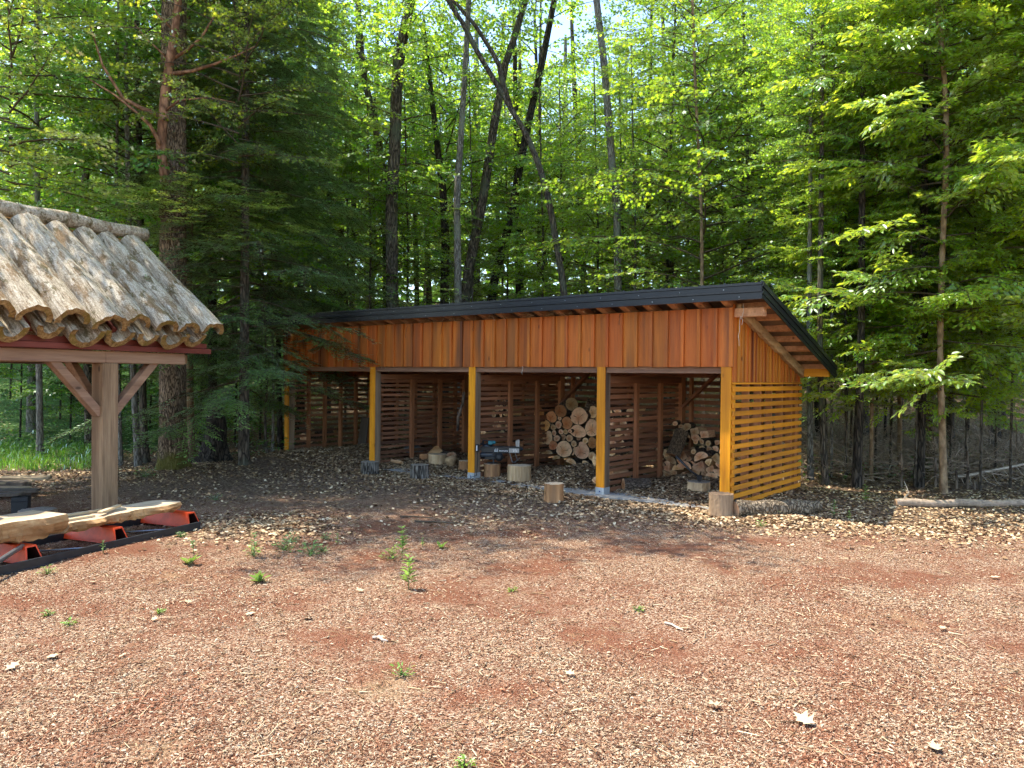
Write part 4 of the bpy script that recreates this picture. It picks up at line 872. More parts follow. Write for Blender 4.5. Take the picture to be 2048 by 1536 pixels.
# plug box and cord on the third post
q = SHM @ Vector((-4.65+.15, .06, 1.0)); z9 = at(955, 896, q.y).z
pb = thing('extension_cord', 'black extension cord with plug box hanging on the third post', 'cord', (q.x, q.y-.06, z9))
m_ = MB(); m_.box(-.03, .03, -.03, .03, -.06, .07); m_.build('plug_box', M['plastic'], pb, bevel=.015)
m_ = MB(); m_.box(-.022, -.004, -.034, -.0305, -.04, .05); m_.build('cover', M['white'], pb)  # white strip painting the shine on the front of the black box
e_ = gp(937, 962)-Vector((q.x, q.y-.06, z9)); m_ = MB(); m_.tube([(0, -.02, -.06), (.005, -.03, -.2), (-.01, -.05, -.45), tuple(e_*.72+Vector((0, 0, -.09))), tuple(e_)], .006, 6); m_.tube([(.02, 0, .03), (.06, .1, .06), (sx_(955)+SP1.x-q.x, .3, .0)], .006, 6); m_.build('cable', M['rubber'], pb, True)

# ================================================================ MULCH, LITTER
def scatter_box(n, xf, ymin, ymax, power):
    u = RNG.random(n); a = 1-power
    if abs(a) < 1e-6: y = ymin*(ymax/ymin)**u
    else: y = (ymin**a+u*(ymax**a-ymin**a))**(1/a)
    x = (RNG.random(n)*2-1)*(.70*y+.4); return x+xf, y
def snoise(x, y, f, s=0): return np.sin(x*f+s+1.7*np.sin(y*f*.7+s))*np.sin(y*f*1.1+2.1*s+1.3*np.sin(x*f*.9))
def make_chips(n, ymin, ymax, power, szr, name, label):
    x, y = scatter_box(n, 0, ymin, ymax, power)
    dens = .66+.50*snoise(x, y, 1.3, 1)+.30*snoise(x, y, 3.7, 2)+.15*snoise(x, y, 9, 5); 
    for sx_, sy_, r_ in SANDY: dens = dens*(1-.5*np.exp(-(((x-sx_)**2+(y-sy_)**2)/(r_*r_))**1.5))
    keep = RNG.random(n) < dens
    keep &= (y+.12*x) < 10.6+.8*snoise(x, y, .9, 4)
    x = x[keep]; y = y[keep]; n = len(x); z = gz(x, y)
    L = szr[0]+(szr[1]-szr[0])*RNG.random(n)**2.4; W = L*RNG.uniform(.16, .42, n); H = W*RNG.uniform(.35, .8, n)
    yaw = RNG.random(n)*2*np.pi; pit = RNG.normal(0, .30, n); ro = RNG.normal(0, .45, n)
    cx, sx = np.cos(yaw), np.sin(yaw)
    X = np.stack([cx*np.cos(pit), sx*np.cos(pit), np.sin(pit)], 1); Yv = np.stack([-sx*np.cos(ro), cx*np.cos(ro), np.sin(ro)], 1); Zv = np.cross(X, Yv); Zv /= np.linalg.norm(Zv, axis=1)[:, None]
    P = np.stack([x, y, z+H*.4+RNG.random(n)*.009], 1)
    tv = np.array([(-.5, -.4, 0), (.42, -.5, 0), (.5, .4, 0), (-.42, .5, 0), (-.3, .05, 1), (.32, -.05, 1)])
    jit = 1+RNG.uniform(-.3, .3, (n, 6, 1)); T = tv[None]*jit
    V = P[:, None]+T[..., 0:1]*(L[:, None, None]*X[:, None])+T[..., 1:2]*(W[:, None, None]*Yv[:, None])+T[..., 2:3]*(H[:, None, None]*Zv[:, None])
    base = (np.arange(n)*6)[:, None]; q4 = np.array([(0, 1, 5, 4), (2, 3, 4, 5)]); t3 = np.array([(1, 2, 5), (3, 0, 4)])
    V = V.reshape(-1, 3); F4 = (base[:, None]+q4[None]).reshape(-1, 4); F3 = (base[:, None]+t3[None]).reshape(-1, 3)
    blocks = [(V, F4, 0), (np.zeros((0, 3)), F3-len(V), 0)]
    me = npmesh(name, blocks, [M['chips']]); o = link(name, me); tag(o, label, 'mulch', None, 'stuff'); return o
make_chips(520000, 3.0, 11.5, 1.35, (.005, .024), 'wood_chip_mulch', 'red and tan wood chip mulch covering the yard')

def splinters():
    n = 3200; x, y = scatter_box(n, 0, 3.0, 12.5, 1.2); L = RNG.uniform(.04, .12, n); yaw = RNG.uniform(0, 6.28, n); z = gz(x, y)+.009
    d = np.stack([np.cos(yaw), np.sin(yaw), RNG.normal(0, .08, n)], 1)*L[:, None]; A = np.stack([x, y, z], 1); r = RNG.uniform(.0015, .005, n)
    V, F = seg_tubes(A-d/2, A+d/2, r, r*.5); return npmesh('splinters', [(V, F, 0)], [M['litter']])
LEAFO = np.array([(0, 0), (.22, -.10), (.30, -.34), (.46, -.16), (.62, -.36), (.74, -.12), (1, 0), (.74, .12), (.62, .36), (.46, .16), (.30, .34), (.22, .10)])
def make_litter(x, y, sz, name, label, mat, lift=.010, tilt=.34):
    n = len(x); z = gz(x, y)+RNG.random(n)*lift; yaw = RNG.random(n)*2*np.pi; pit = RNG.normal(0, tilt*.6, n); ro = RNG.normal(0, tilt, n)
    X = np.stack([np.cos(yaw)*np.cos(pit), np.sin(yaw)*np.cos(pit), np.sin(pit)], 1); Yv = np.stack([-np.sin(yaw)*np.cos(ro), np.cos(yaw)*np.cos(ro), np.sin(ro)], 1); Zv = np.cross(X, Yv)
    curl = RNG.uniform(-.2, .7, n); L = sz[0]+(sz[1]-sz[0])*RNG.random(n)
    t = LEAFO[[0, 2, 4, 6, 8, 10]] if n > 3000 else LEAFO
    k = len(t); tz = (t[None, :, 0]-.5)**2*curl[:, None]*1.2+np.abs(t[None, :, 1])*curl[::-1][:, None]*.8
    V = np.stack([x, y, z+.004], 1)[:, None]+L[:, None, None]*((t[None, :, 0:1]-.5)*X[:, None]+t[None, :, 1:2]*Yv[:, None]+tz[..., None]*Zv[:, None])
    F = (np.arange(n)*k)[:, None]+np.arange(k)[None]
    return npmesh(name, [(V.reshape(-1, 3), F, 0)], [mat])
# leaf litter: in front of and inside the shed, under the trees, in the forest
lx = []; ly = []
def add_pts(x, y): lx.append(x); ly.append(y)
x, y = scatter_box(95000, 0, 8.0, 17, .3); zone = (y+.12*x-(9.9+.9*snoise(x, y, .8, 3)+.5*snoise(x, y, 2.3, 5)))
k_ = RNG.random(len(x)) < np.clip(zone*.27+.22, .02, 1)*(.55+.45*snoise(x, y, 1.6, 7)); add_pts(x[k_], y[k_])
n_ = 36000; sxl = RNG.uniform(-LEN-.6, .3, n_); syl = np.clip(RNG.normal(.3, .85, n_), -1.0, 2.6); Ms = np.array(SHM); add_pts(Ms[0, 0]*sxl+Ms[0, 1]*syl+Ms[0, 3], Ms[1, 0]*sxl+Ms[1, 1]*syl+Ms[1, 3])
x, y = scatter_box(26000, 0, 13, 34, 1.0); add_pts(x, y)
n_ = 7000; x = RNG.normal(3.6, 1.7, n_); y = 9.5-.25*(x-3.6)+RNG.normal(0, .5, n_); add_pts(x, y)
n_ = 4500; x = RNG.normal(7.0, 1.8, n_); y = 10.6+RNG.normal(0, 1.0, n_); add_pts(x, y)
n_ = 2500; x = RNG.normal(-2.9, .5, n_); y = RNG.normal(8.9, .45, n_); add_pts(x, y)
x = np.concatenate(lx); y = np.concatenate(ly)
Mi = np.array(SHI); qx = Mi[0, 0]*x+Mi[0, 1]*y+Mi[0, 3]; qy = Mi[1, 0]*x+Mi[1, 1]*y+Mi[1, 3]; bare = (qy > -.17) & (qy < .12+.1*np.sin(qx*4)) & (qx > -5.2) & (qx < -.1) & (RNG.random(len(x)) < .86); x = x[~bare]; y = y[~bare]
o = link('leaf_litter', make_litter(x, y, (.024, .060), 'leaf_litter', '', M['litter'])); tag(o, 'dry brown leaf litter around the shed and under the trees', 'leaf litter', None, 'stuff')
# single pale dry leaves lying on the mulch
spots = [(1428, 1414, .13), (1610, 1440, .17), (186, 1172, .09), (376, 1211, .09), (500, 1228, .11), (615, 1238, .12), (1140, 1350, .10), (1870, 1502, .13), (105, 1316, .14), (310, 1245, .09), (760, 1278, .10), (1885, 1262, .10), (720, 1185, .10), (940, 1090, .08), (1240, 1320, .06), (1640, 1118, .10), (1990, 1156, .12), (25, 1335, .13), (905, 1155, .07), (245, 1320, .08)]
places = ['near the lower right corner of the yard', 'rightmost of the large curled leaves in front', 'by the left edge of the sunlit mulch', 'left of the yellow-green weed row', 'left of the middle of the yard', 'just right of the paler leaf pair', 'below the bent seedling', 'closest to the bottom right corner', 'at the far left among crumbled pieces', 'beside a small weed at the left', 'in the middle left of the yard', 'at the right side of the yard', 'in front of the tall weed', 'at the shade edge behind the tall weed', 'small, in the centre of the yard', 'in the sunny litter right of the log', 'near the right picture edge', 'at the left picture edge', 'beside the tall weed stalk', 'among chips at the lower left']
for i, ((px, py, s_), wh_) in enumerate(zip(spots, places)):
    q = gp(px, py); me = make_litter(np.array([q.x]), np.array([q.y]), (s_*.8, s_*.8+.001), 'dry_leaf', '', M['dryleaf'], .001, .25)
    c = np.array([q.x, q.y, g1(q.x, q.y)]); 
    for v in me.vertices: v.co = v.co-Vector(c)
    o = link('dry_leaf', me, None, (q.x, q.y, g1(q.x, q.y)+.014)); tag(o, 'pale tan dry leaf '+wh_, 'leaf', 'pale dry leaves on the mulch')
# sticks lying in the yard
for i, (xa, ya, xb, yb, r, mt, lab) in enumerate(((1330, 1248, 1366, 1262, .008, 'paledead', 'thin bleached stick lying in the right middle of the mulch'), (830, 1045, 940, 1052, .012, 'twig', 'long dark stick lying in the shade before the second bay'), (555, 1062, 600, 1060, .012, 'twig', 'short dark stick in the shade left of the tall weed'), (800, 1034, 870, 1040, .01, 'twig', 'thin dark stick near the shade centre'), (745, 1278, 775, 1284, .01, 'paledead', 'pale split stick in the left middle of the mulch'))):
    a = gp(xa, ya); b = gp(xb, yb); a.z = g1(a.x, a.y)+.012; b.z = g1(b.x, b.y)+.012; m_ = MB(); m_.tube([a, a.lerp(b, .4)+Vector((0, .02, .004)), a.lerp(b, .7)+Vector((0, -.01, .002)), b], [r, r*.9, r*.8, r*.5], 6); o = m_.build('stick', M[mt]); tag(o, lab, 'stick')

# ================================================================ FOLIAGE MACHINERY
def unit(a): return a/np.maximum(np.linalg.norm(a, axis=-1, keepdims=True), 1e-9)
def lt_maple():
    pts = []; c = np.array((.46, 0))
    for a, r in ((180, .46), (205, .30), (238, .46), (272, .22), (305, .52), (332, .24), (0, .56), (28, .24), (55, .52), (88, .22), (122, .46), (155, .30)):
        p = c+r*np.array((math.cos(R(a)), math.sin(R(a)))); pts.append((p[0], p[1], -.22*((p[0]-.4)**2+p[1]**2)))
    return np.array(pts), [np.arange(12)]
def lt_ovate():
    v = [(0, 0, 0), (.28, -.20, .06), (.62, -.20, .04), (1, 0, -.10), (.62, .20, .04), (.28, .20, .06), (.5, 0, -.02)]
    return np.array(v), [np.array((0, 1, 2, 6)), np.array((6, 2, 3)), np.array((0, 6, 4, 5)), np.array((6, 3, 4))]
def lt_rhomb(): return np.array([(0, 0, 0), (.45, -.42, .05), (1, 0, -.12), (.5, .42, .03)]), [np.arange(4)]
def lt_needle(): return np.array([(0, 0, 0), (.5, -.17, .0), (1, 0, -.05), (.5, .17, .0)]), [np.arange(4)]
def put(tmpl, P, D, N, S):
    tv, fs = tmpl; X = unit(D); N = N-X*np.sum(N*X, 1, keepdims=True); N = unit(N); Y = np.cross(N, X)
    V = P[:, None]+S[:, None, None]*(tv[None, :, 0:1]*X[:, None]+tv[None, :, 1:2]*Y[:, None]+tv[None, :, 2:3]*N[:, None])
    k = len(tv); base = (np.arange(len(P))*k)[:, None]
    out = {}
    for f in fs: out.setdefault(len(f), []).append(base+f[None])
    return V.reshape(-1, 3), {a: np.concatenate(b) for a, b in out.items()}
def seg_tubes(A, B, ra, rb):
    """many 3-sided tubes at once"""
    n = len(A); d = unit(B-A); h = np.where(np.abs(d[:, 2:3]) < .9, np.array([[0, 0, 1.]]), np.array([[0, 1., 0]])); e1 = unit(np.cross(d, h)); e2 = np.cross(d, e1)
    V = []
    for P, r in ((A, ra), (B, rb)):
        for k in range(3):
            a = 2*math.pi*k/3; V.append(P+(e1*math.cos(a)+e2*math.sin(a))*np.asarray(r).reshape(-1, 1))
    V = np.stack(V, 1).reshape(-1, 3); base = (np.arange(n)*6)[:, None]
    F = np.concatenate([base+np.array([[k, (k+1) % 3, 3+(k+1) % 3, 3+k]]) for k in range(3)]); return V, F

def spray_broad(rng, L=1.0, step=.12, leafstep=.09, ang=52, leaf=(.075, .115), flat=.6, droop=.25, dens=1.0):
    """flat spray of leaves along +x; returns P, D, N, S, twig segments"""
    P = []; D = []; S = []; TA = []; TB = []
    main = lambda s: np.array((s*L, .04*math.sin(s*5), -droop*L*s*s*.5))
    ss = np.arange(.12, 1.0, step/L); side = 1
    for s in ss:
        a = main(s); side = -side; l = L*(.55-.30*s)*rng.uniform(.7, 1.15); an = R(ang*rng.uniform(.75, 1.2))*side
        d = np.array((math.cos(an), math.sin(an), rng.normal(0, .10))); d /= np.linalg.norm(d); b = a+d*l-np.array((0, 0, l*l*.25)); TA.append(a); TB.append(b)
        m = max(1, int(l/leafstep*dens))
        for k in range(m+1):
            t = (k+.6)/(m+.6); sd2 = 1 if k % 2 else -1; p = a+(b-a)*t; a2 = an+sd2*R(rng.uniform(25, 65))*(0 if k == m else 1)
            P.append(p); D.append((math.cos(a2), math.sin(a2), rng.normal(-.22, .18))); S.append(rng.uniform(*leaf))
    k = int(L/leafstep*.6)
    for i in range(k):
        t = (i+.5)/k; sd2 = 1 if i % 2 else -1; P.append(main(t)); a2 = R(60)*sd2; D.append((math.cos(a2), math.sin(a2), -.2)); S.append(rng.uniform(*leaf))
    P.append(main(1)); D.append((1, 0, -.3)); S.append(leaf[1])
    N = np.stack([rng.normal(0, flat, len(P)), rng.normal(0, flat, len(P)), np.ones(len(P))], 1)
    mp = [main(s) for s in np.linspace(0, 1, 5)]
    TA += mp[:-1]; TB += mp[1:]
    return dict(P=np.array(P), D=np.array(D), N=N, S=np.array(S), A=np.array(TA), B=np.array(TB))
def spray_hem(rng, L=1.0):
    P = []; D = []; S = []; TA = []; TB = []
    main = lambda s: np.array((s*L, .03*math.sin(s*6), .06*L*math.sin(s*3)-.30*L*s*s))
    side = 1
    for s in np.arange(.06, 1.0, .045):
        a = main(s); side = -side; l = L*(.12+.36*math.sin(min(1, s*1.25+.1)*math.pi)*(1-.45*s))*rng.uniform(.65, 1.1); an = R(58*rng.uniform(.8, 1.2))*side
        d = np.array((math.cos(an), math.sin(an), rng.normal(-.05, .10))); b = a+d*l-np.array((0, 0, l*l*.55)); TA.append(a); TB.append(b); m = max(2, int(l/.034))
        for k in range(m):
            t = (k+.4)/m; p = a+(b-a)*t
            for sd2 in (1, -1):
                a2 = an+sd2*R(rng.uniform(35, 65)); P.append(p); D.append((math.cos(a2), math.sin(a2), rng.normal(-.1, .15))); S.append(rng.uniform(.045, .085)*(1-.3*t))
        P.append(b); D.append(d); S.append(.07)
    N = np.stack([rng.normal(0, .2, len(P)), rng.normal(0, .2, len(P)), np.ones(len(P))], 1); mp = [main(s) for s in np.linspace(0, 1, 5)]; TA += mp[:-1]; TB += mp[1:]
    return dict(P=np.array(P), D=np.array(D), N=N, S=np.array(S), A=np.array(TA), B=np.array(TB))
def rotm(yaw, pitch, roll=0):
    cy, sy, cp, sp_, cr, sr = math.cos(yaw), math.sin(yaw), math.cos(pitch), math.sin(pitch), math.cos(roll), math.sin(roll)
    Rz = np.array(((cy, -sy, 0), (sy, cy, 0), (0, 0, 1))); Ry = np.array(((cp, 0, -sp_), (0, 1, 0), (sp_, 0, cp))); Rx = np.array(((1, 0, 0), (0, cr, -sr), (0, sr, cr)))
    return Rz @ Ry @ Rx
class Foliage:
    def __init__(s, tmpl): s.t = tmpl; s.P = []; s.D = []; s.N = []; s.S = []; s.A = []; s.B = []; s.ra = []; s.rb = []
    def spray(s, sp_, pos, M3, k, leafk=1.0):
        s.P.append(pos+(sp_['P']*k) @ M3.T); s.D.append(sp_['D'] @ M3.T); s.N.append(sp_['N'] @ M3.T); s.S.append(sp_['S']*leafk)
        s.A.append(pos+(sp_['A']*k) @ M3.T); s.B.append(pos+(sp_['B']*k) @ M3.T); s.ra.append(np.full(len(sp_['A']), .0045)); s.rb.append(np.full(len(sp_['A']), .002))
    def limb(s, pts, r0, r1):
        pts = np.array(pts); n = len(pts)-1; s.A.append(pts[:-1]); s.B.append(pts[1:]); rr = np.linspace(r0, r1, n+1); s.ra.append(rr[:-1]); s.rb.append(rr[1:])
    def mesh(s, name, lm, tm):
        V, F = put(s.t, np.concatenate(s.P), np.concatenate(s.D), np.concatenate(s.N), np.concatenate(s.S)); TV, TF = seg_tubes(np.concatenate(s.A), np.concatenate(s.B), np.concatenate(s.ra), np.concatenate(s.rb))
        blocks = []; first = True
        for a, f in F.items():
            if first: blocks.append((V, f, 0)); first = False
            else: blocks.append((np.zeros((0, 3)), f-len(V), 0))
        blocks.append((TV, TF, 1)); return npmesh(name, blocks, [lm, tm])
rg = np.random.default_rng(5)
SPB = [spray_broad(rg, 1.0) for _ in range(5)]                               # maple
SPF = [spray_broad(rg, 1.3, .17, .15, 52, (.13, .19), .65) for _ in range(5)]  # coarse, for distance
SPO = [spray_broad(rg, 1.1, .11, .085, 48, (.10, .145), .42, .35) for _ in range(5)]  # beech
SPH = [spray_hem(rg) for _ in range(4)]
def crown(name, tm, lm, sprays, Hc, Rad, nb, seed, prof, up0=12, up1=50, step=.52, kmin=.6, kmax=1.1, start=.15, leafk=1.0, sagg=.1, bark='twig', yawj=38, tj=.12):
    rng = np.random.default_rng(seed); F = Foliage(tm); az = rng.uniform(0, 6)
    for i in range(nb):
        u = (i+.5)/nb; z0 = Hc*u**.9; az += 2.4+rng.normal(0, .35); el = R(up0+(up1-up0)*u+rng.normal(0, 6)); L = Rad*prof(u)*rng.uniform(.7, 1.12)
        d = np.array((math.cos(az)*math.cos(el), math.sin(az)*math.cos(el), math.sin(el))); n = 7; pts = [np.array((0, 0, z0))]; dd = d.copy()
        for k in range(n): dd = unit(dd+np.array((rng.normal(0, .09), rng.normal(0, .09), -.05*math.sin(el)*2+rng.normal(0, .05)-sagg*.3))); pts.append(pts[-1]+dd*L/n)
        F.limb(pts, .007+.006*L, .003); pts = np.array(pts); cum = np.linspace(0, 1, n+1); s = start; sd2 = 1
        while s < 1.0:
            p = np.array([np.interp(s, cum, pts[:, a]) for a in range(3)]); k = min(n-1, int(s*n)); t = unit(pts[k+1]-pts[k]); yaw = math.atan2(t[1], t[0]); pit = math.asin(np.clip(t[2], -.9, .9))*.35
            sd2 = -sd2; F.spray(sprays[rng.integers(len(sprays))], p, rotm(yaw+sd2*R(yawj)*rng.uniform(.5, 1.5), pit+rng.normal(-.04, .14+tj), rng.normal(0, .16+tj)), rng.uniform(kmin, kmax)*(1-.25*s), leafk); s += step/max(L, .5)*rng.uniform(.8, 1.2)
        t = unit(pts[-1]-pts[-2]); F.spray(sprays[rng.integers(len(sprays))], pts[-1], rotm(math.atan2(t[1], t[0]), t[2]*.3), rng.uniform(kmin, kmax)*.85, leafk)
    return F.mesh(name, M[lm], M[bark])
dome = lambda u: .45+.75*math.sin(math.pi*min(1, u*.85+.18))
cone = lambda u: 1.05-.85*u
TM, TO, TR, TN = lt_maple(), lt_ovate(), lt_rhomb(), lt_needle()
CR = {}
CR['maple'] = [crown('maple_crown', TM, 'leaf_maple', SPB, 6.0, 2.7, 33, 20+i, dome) for i in range(3)]
CR['left'] = [crown('left_maple_crown', TM, 'leaf_left', SPB, 5.5, 3.4, 40, 30+i, dome, 5, 45) for i in range(2)]
CR['mid'] = [crown('forest_crown', TR, 'leaf_mid', SPB, 7.5, 3.2, 29, 40+i, dome, leafk=1.15) for i in range(3)]
CR['far'] = [crown('far_crown', TR, 'leaf_far', SPF, 9, 3.6, 26, 50+i, dome, step=.6, kmin=.8, kmax=1.4) for i in range(3)]
CR['beech'] = [crown('beech_crown', TO, 'leaf_beech', SPO, 8.0, 2.6, 50, 60+i, lambda u: 1.05-.45*u, 0, 35, .38, .6, 1.0, .2, 1.15) for i in range(2)]
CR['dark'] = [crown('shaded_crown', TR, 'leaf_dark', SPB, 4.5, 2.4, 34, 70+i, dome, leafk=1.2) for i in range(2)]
CR['shrub'] = [crown('sapling_crown', TM, 'leaf_maple', SPB, 1.9, 1.1, 16, 80+i, dome, 5, 45, .34, .35, .6) for i in range(2)]
def hem_crown(name, Hc, Rad, nb, seed, low=0):
    return crown(name, TN, 'leaf_hem', SPH, Hc, Rad, nb, seed, lambda u: 1.0-.82*u, -6, 14, .36, .65, 1.15, .16, 1.0, .22, 'twig', 46, 0)
CR['hem'] = [hem_crown('hemlock_crown', 8.5, 2.1, 92, 90+i) for i in range(2)]

o = link('splinters', splinters()); tag(o, 'loose twigs and splinters strewn over the yard', 'twigs', None, 'stuff')
# ================================================================ TREES
def trunk_mesh(pts, rad, nseg, rough, bark, flare=0.0, seed=1):
    rn = random.Random(seed); pts = [Vector(p) for p in pts]; P = []; Rr = []
    L = sum((pts[i+1]-pts[i]).length for i in range(len(pts)-1)); step = .22 if nseg > 16 else .5
    for i in range(len(pts)-1):
        n = max(2, int((pts[i+1]-pts[i]).length/step))
        for k in range(n):
            t = k/n; p0 = pts[max(i-1, 0)]; p1 = pts[i]; p2 = pts[i+1]; p3 = pts[min(i+2, len(pts)-1)]
            P.append(.5*((2*p1)+(p2-p0)*t+(2*p0-5*p1+4*p2-p3)*t*t+(3*p1-p0-3*p2+p3)*t**3)); Rr.append(rad[i]+(rad[i+1]-rad[i])*t)
    P.append(pts[-1]); Rr.append(rad[-1]); z0 = P[0].z
    V = []; F = []; lob = [rn.uniform(0, 6) for _ in range(3)]
    for i, (p, r) in enumerate(zip(P, Rr)):
        h = p.z-z0; fl = 1+flare*math.exp(-h/.28)
        for j in range(nseg):
            a = 2*math.pi*j/nseg; ro = 1+.05*math.sin(2*a+lob[0]+h*.4)+.03*math.sin(3*a+lob[1]-h*.7)+rough*rn.uniform(-1, 1)
            if flare: ro += flare*.35*math.exp(-h/.22)*math.sin(5*a+lob[2])
            V.append((p.x+math.cos(a)*r*fl*ro, p.y+math.sin(a)*r*fl*ro, p.z))
    for i in range(len(P)-1):
        for j in range(nseg): F.append((i*nseg+j, i*nseg+(j+1) % nseg, (i+1)*nseg+(j+1) % nseg, (i+1)*nseg+j))
    V = np.array(V); b = np.array(P[0]); m_ = npmesh('trunk', [(V-b, np.array(F), 0)], [M[bark]], nseg <= 16); return m_, P[0]
def tree(name, label, pxs, Y, w, bark='bark_maple', crowns=(), group=None, flare=.25, nseg=12, rough=.02, cat='tree', w1=None, extra=0.0, base_y=None, sink=.06):
    """pxs: list of (px, py) up the trunk at depth Y; w: width in photo pixels; crowns: (kind, variant, height, scale, rotation[, dx, dy, zscale])"""
    pts = [at(px, py, Y) for px, py in pxs]
    x0 = pts[0].x; pts[0].z = g1(x0, Y)-sink
    d = (pts[-1]-pts[-2]).normalized(); pts.append(pts[-1]+d*(3+extra)+Vector((0, 0, .5)))
    r0 = w/2/FPX*Y; r1 = (w1 or w*.7)/2/FPX*Y; n = len(pts); rad = [r0+(r1-r0)*i/max(1, n-2) for i in range(n-1)]+[r1*.55]
    me, b = trunk_mesh(pts, rad, nseg, rough, bark, flare, int(pxs[0][0]))
    t = thing(name, label, cat, b, 0, group); link('trunk', me, t)
    for c in crowns:
        kind, var, h, s_, ro = c[:5]; ox, oy, zs = (list(c[5:])+[0, 0, 1])[:3] if len(c) > 5 else (0, 0, 1)
        zt = b.z+h; px_ = Vector(pts[-1])
        for i in range(len(pts)-1):
            if pts[i].z <= zt <= pts[i+1].z: f = (zt-pts[i].z)/(pts[i+1].z-pts[i].z); px_ = pts[i].lerp(pts[i+1], f)
        link('crown', CR[kind][var % len(CR[kind])], t, (px_.x-b.x+ox, px_.y-b.y+oy, h), (0, 0, ro), (s_, s_, s_*zs))
    return t

# ---- the big oak and its leaning limb
oak = tree('oak_tree', 'large rough-barked tree with flared mossy base left of the hemlocks', [(345, 945), (345, 800), (346, 600), (347, 400), (346, 200), (348, 0)], 13.6, 52, 'bark_oak',
     [('far', 0, 9.5, .95, .4, -.6, .2, .8), ('far', 1, 9.0, .75, 2.2, -3.2, .6, .8), ('far', 2, 9.2, .7, 1.2, 2.4, .6, .8), ('far', 1, 9.2, .66, 3.2, -.2, -2.3, .7)], None, .38, 44, .035, w1=44)
lp = [at(338, 400, 13.55), at(327, 340, 13.33), at(322, 290, 13.2), at(330, 190, 13.15), (at(340, 120, 13.1)), at(350, 60, 13.0), at(358, -10, 12.9), at(362, -120, 12.8)]
m_ = MB(); m_.tube(lp, [.06, .078, .080, .075, .07, .062, .055, .04], 14, True, None, .03)
for pts, r in (([(340, 148), (385, 142), (430, 128), (480, 108), (515, 90)], .036), ([(346, 118), (375, 100), (405, 72), (430, 30), (445, -20)], .03), ([(322, 232), (280, 215), (245, 195), (205, 130), (180, 50)], .045), ([(322, 290), (300, 250), (270, 222), (230, 190), (178, 158)], .04), ([(348, 60), (320, 35), (300, 5)], .025), ([(325, 225), (360, 200), (420, 195), (470, 205)], .02), ([(334, 115), (290, 75), (268, 45)], .02)):
    q = [at(px, py, 13.15-.12*i) for i, (px, py) in enumerate(pts)]; m_.tube(q, [r*(1-.75*i/(len(q)-1)) for i in range(len(q))], 8, True, None, .04)
ob = oak.location.copy(); m_.v = [tuple(Vector(v)-ob) for v in m_.v]; lb = m_.build('limb', M['bark_pink'], oak, True); lb['label'] = 'smooth pinkish limb'
link('crown', CR['left'][0], oak, (-2.3, -.9, 4.6), (0, 0, .3), (.85, .85, .75)); link('crown', CR['left'][1], oak, (1.3, -.5, 5.2), (0, 0, 2.3), (.62, .62, .62))
link('crown', CR['left'][1], oak, (.5, -.4, 3.9), (0, 0, 4.1), (.5, .5, .16))
# ---- hemlocks and the broken stump
tree('hemlock_tree', 'tall dark hemlock with drooping boughs reaching the left end of the shed roof', [(488, 937), (489, 700), (490, 400), (492, 100)], 14.4, 20, 'bark_maple', [('hem', 0, 1.30, 1.2, 0, 0, 0, .85)], None, .2, 16)
tree('hemlock_tree', 'hemlock behind the broken black stump, left of the tall one', [(425, 905), (425, 600), (428, 200)], 16.2, 20, 'bark_dark', [('hem', 1, 1.9, 1.05, 1.3)], None)
tree('hemlock_tree', 'slim hemlock with a thin black stem just left of the shed', [(562, 908), (558, 780), (556, 600), (553, 300)], 16.9, 12, 'bark_dark', [('hem', 0, 1.9, 1.12, 2.6, 0, 0, .9)], None)
tree('hemlock_tree', 'dark hemlock rising behind the left end of the shed roof', [(600, 890), (602, 600), (604, 200)], 20.5, 18, 'bark_dark', [('hem', 1, 3.2, 1.05, .5)], None)
st = thing('broken_stump', 'broken black stump with flared roots under the hemlock boughs', 'stump', (atx(430, 15.2), 15.2, g1(atx(430, 15.2), 15.2)))
me, b = trunk_mesh([Vector((0, 0, -.05)), Vector((0, 0, .4)), Vector((.02, 0, .8)), Vector((.03, 0, 1.05))], [.22, .19, .17, .12], 26, .12, 'bark_dark', .7, 4); link('trunk', me, st, b)
# ---- slim trees on the left
SL = 'slim trees standing left of the shed'
tree('slim_tree', 'pale grey slim trunk at the grass patch on the far left', [(81, 924), (79, 800), (77, 600), (74, 300)], 15.8, 14, 'bark_grey', [('mid', 0, 4.2, .9, 0)], SL)
tree('slim_tree', 'thin stem just right of the shelter post', [(243, 935), (238, 800), (232, 500), (235, 200)], 14.6, 8, 'bark_grey', [('mid', 1, 4.4, .55, 1)], SL)
tree('slim_tree', 'left stem of the close pair between post and big tree', [(277, 938), (270, 820), (262, 600), (255, 300)], 14.5, 13, 'bark_grey', [('dark', 1, 4.0, .8, 2)], SL)
tree('slim_tree', 'right stem of the close pair between post and big tree', [(291, 928), (286, 820), (284, 600), (278, 300)], 15.2, 17, 'bark_maple', [('mid', 2, 4.6, .8, 3)], SL)
tree('tan_trunk_tree', 'tan barkless trunk right behind the big tree', [(381, 915), (379, 820), (377, 600), (377, 380)], 15.8, 20, 'bark_smooth', [('mid', 0, 5.5, .8, .7)], None)
tree('slim_tree', 'thin crooked stem nearest the left shed post', [(534, 918), (530, 840), (534, 760), (528, 600)], 15.6, 6, 'bark_maple', [('shrub', 0, 3.0, .9, 1)], SL)
tree('slim_tree', 'thin pale stem among the hemlock boughs', [(545, 915), (547, 800), (545, 650)], 16.2, 6, 'bark_grey', [('shrub', 1, 3.2, .9, 1)], SL)
tree('forest_tree', 'dark curving trunk seen above the shelter roof', [(178, 880), (172, 480), (170, 360), (185, 320), (232, 290), (250, 240), (258, 100)], 17.5, 15, 'bark_maple', [('mid', 1, 6.2, .85, .3)], None)
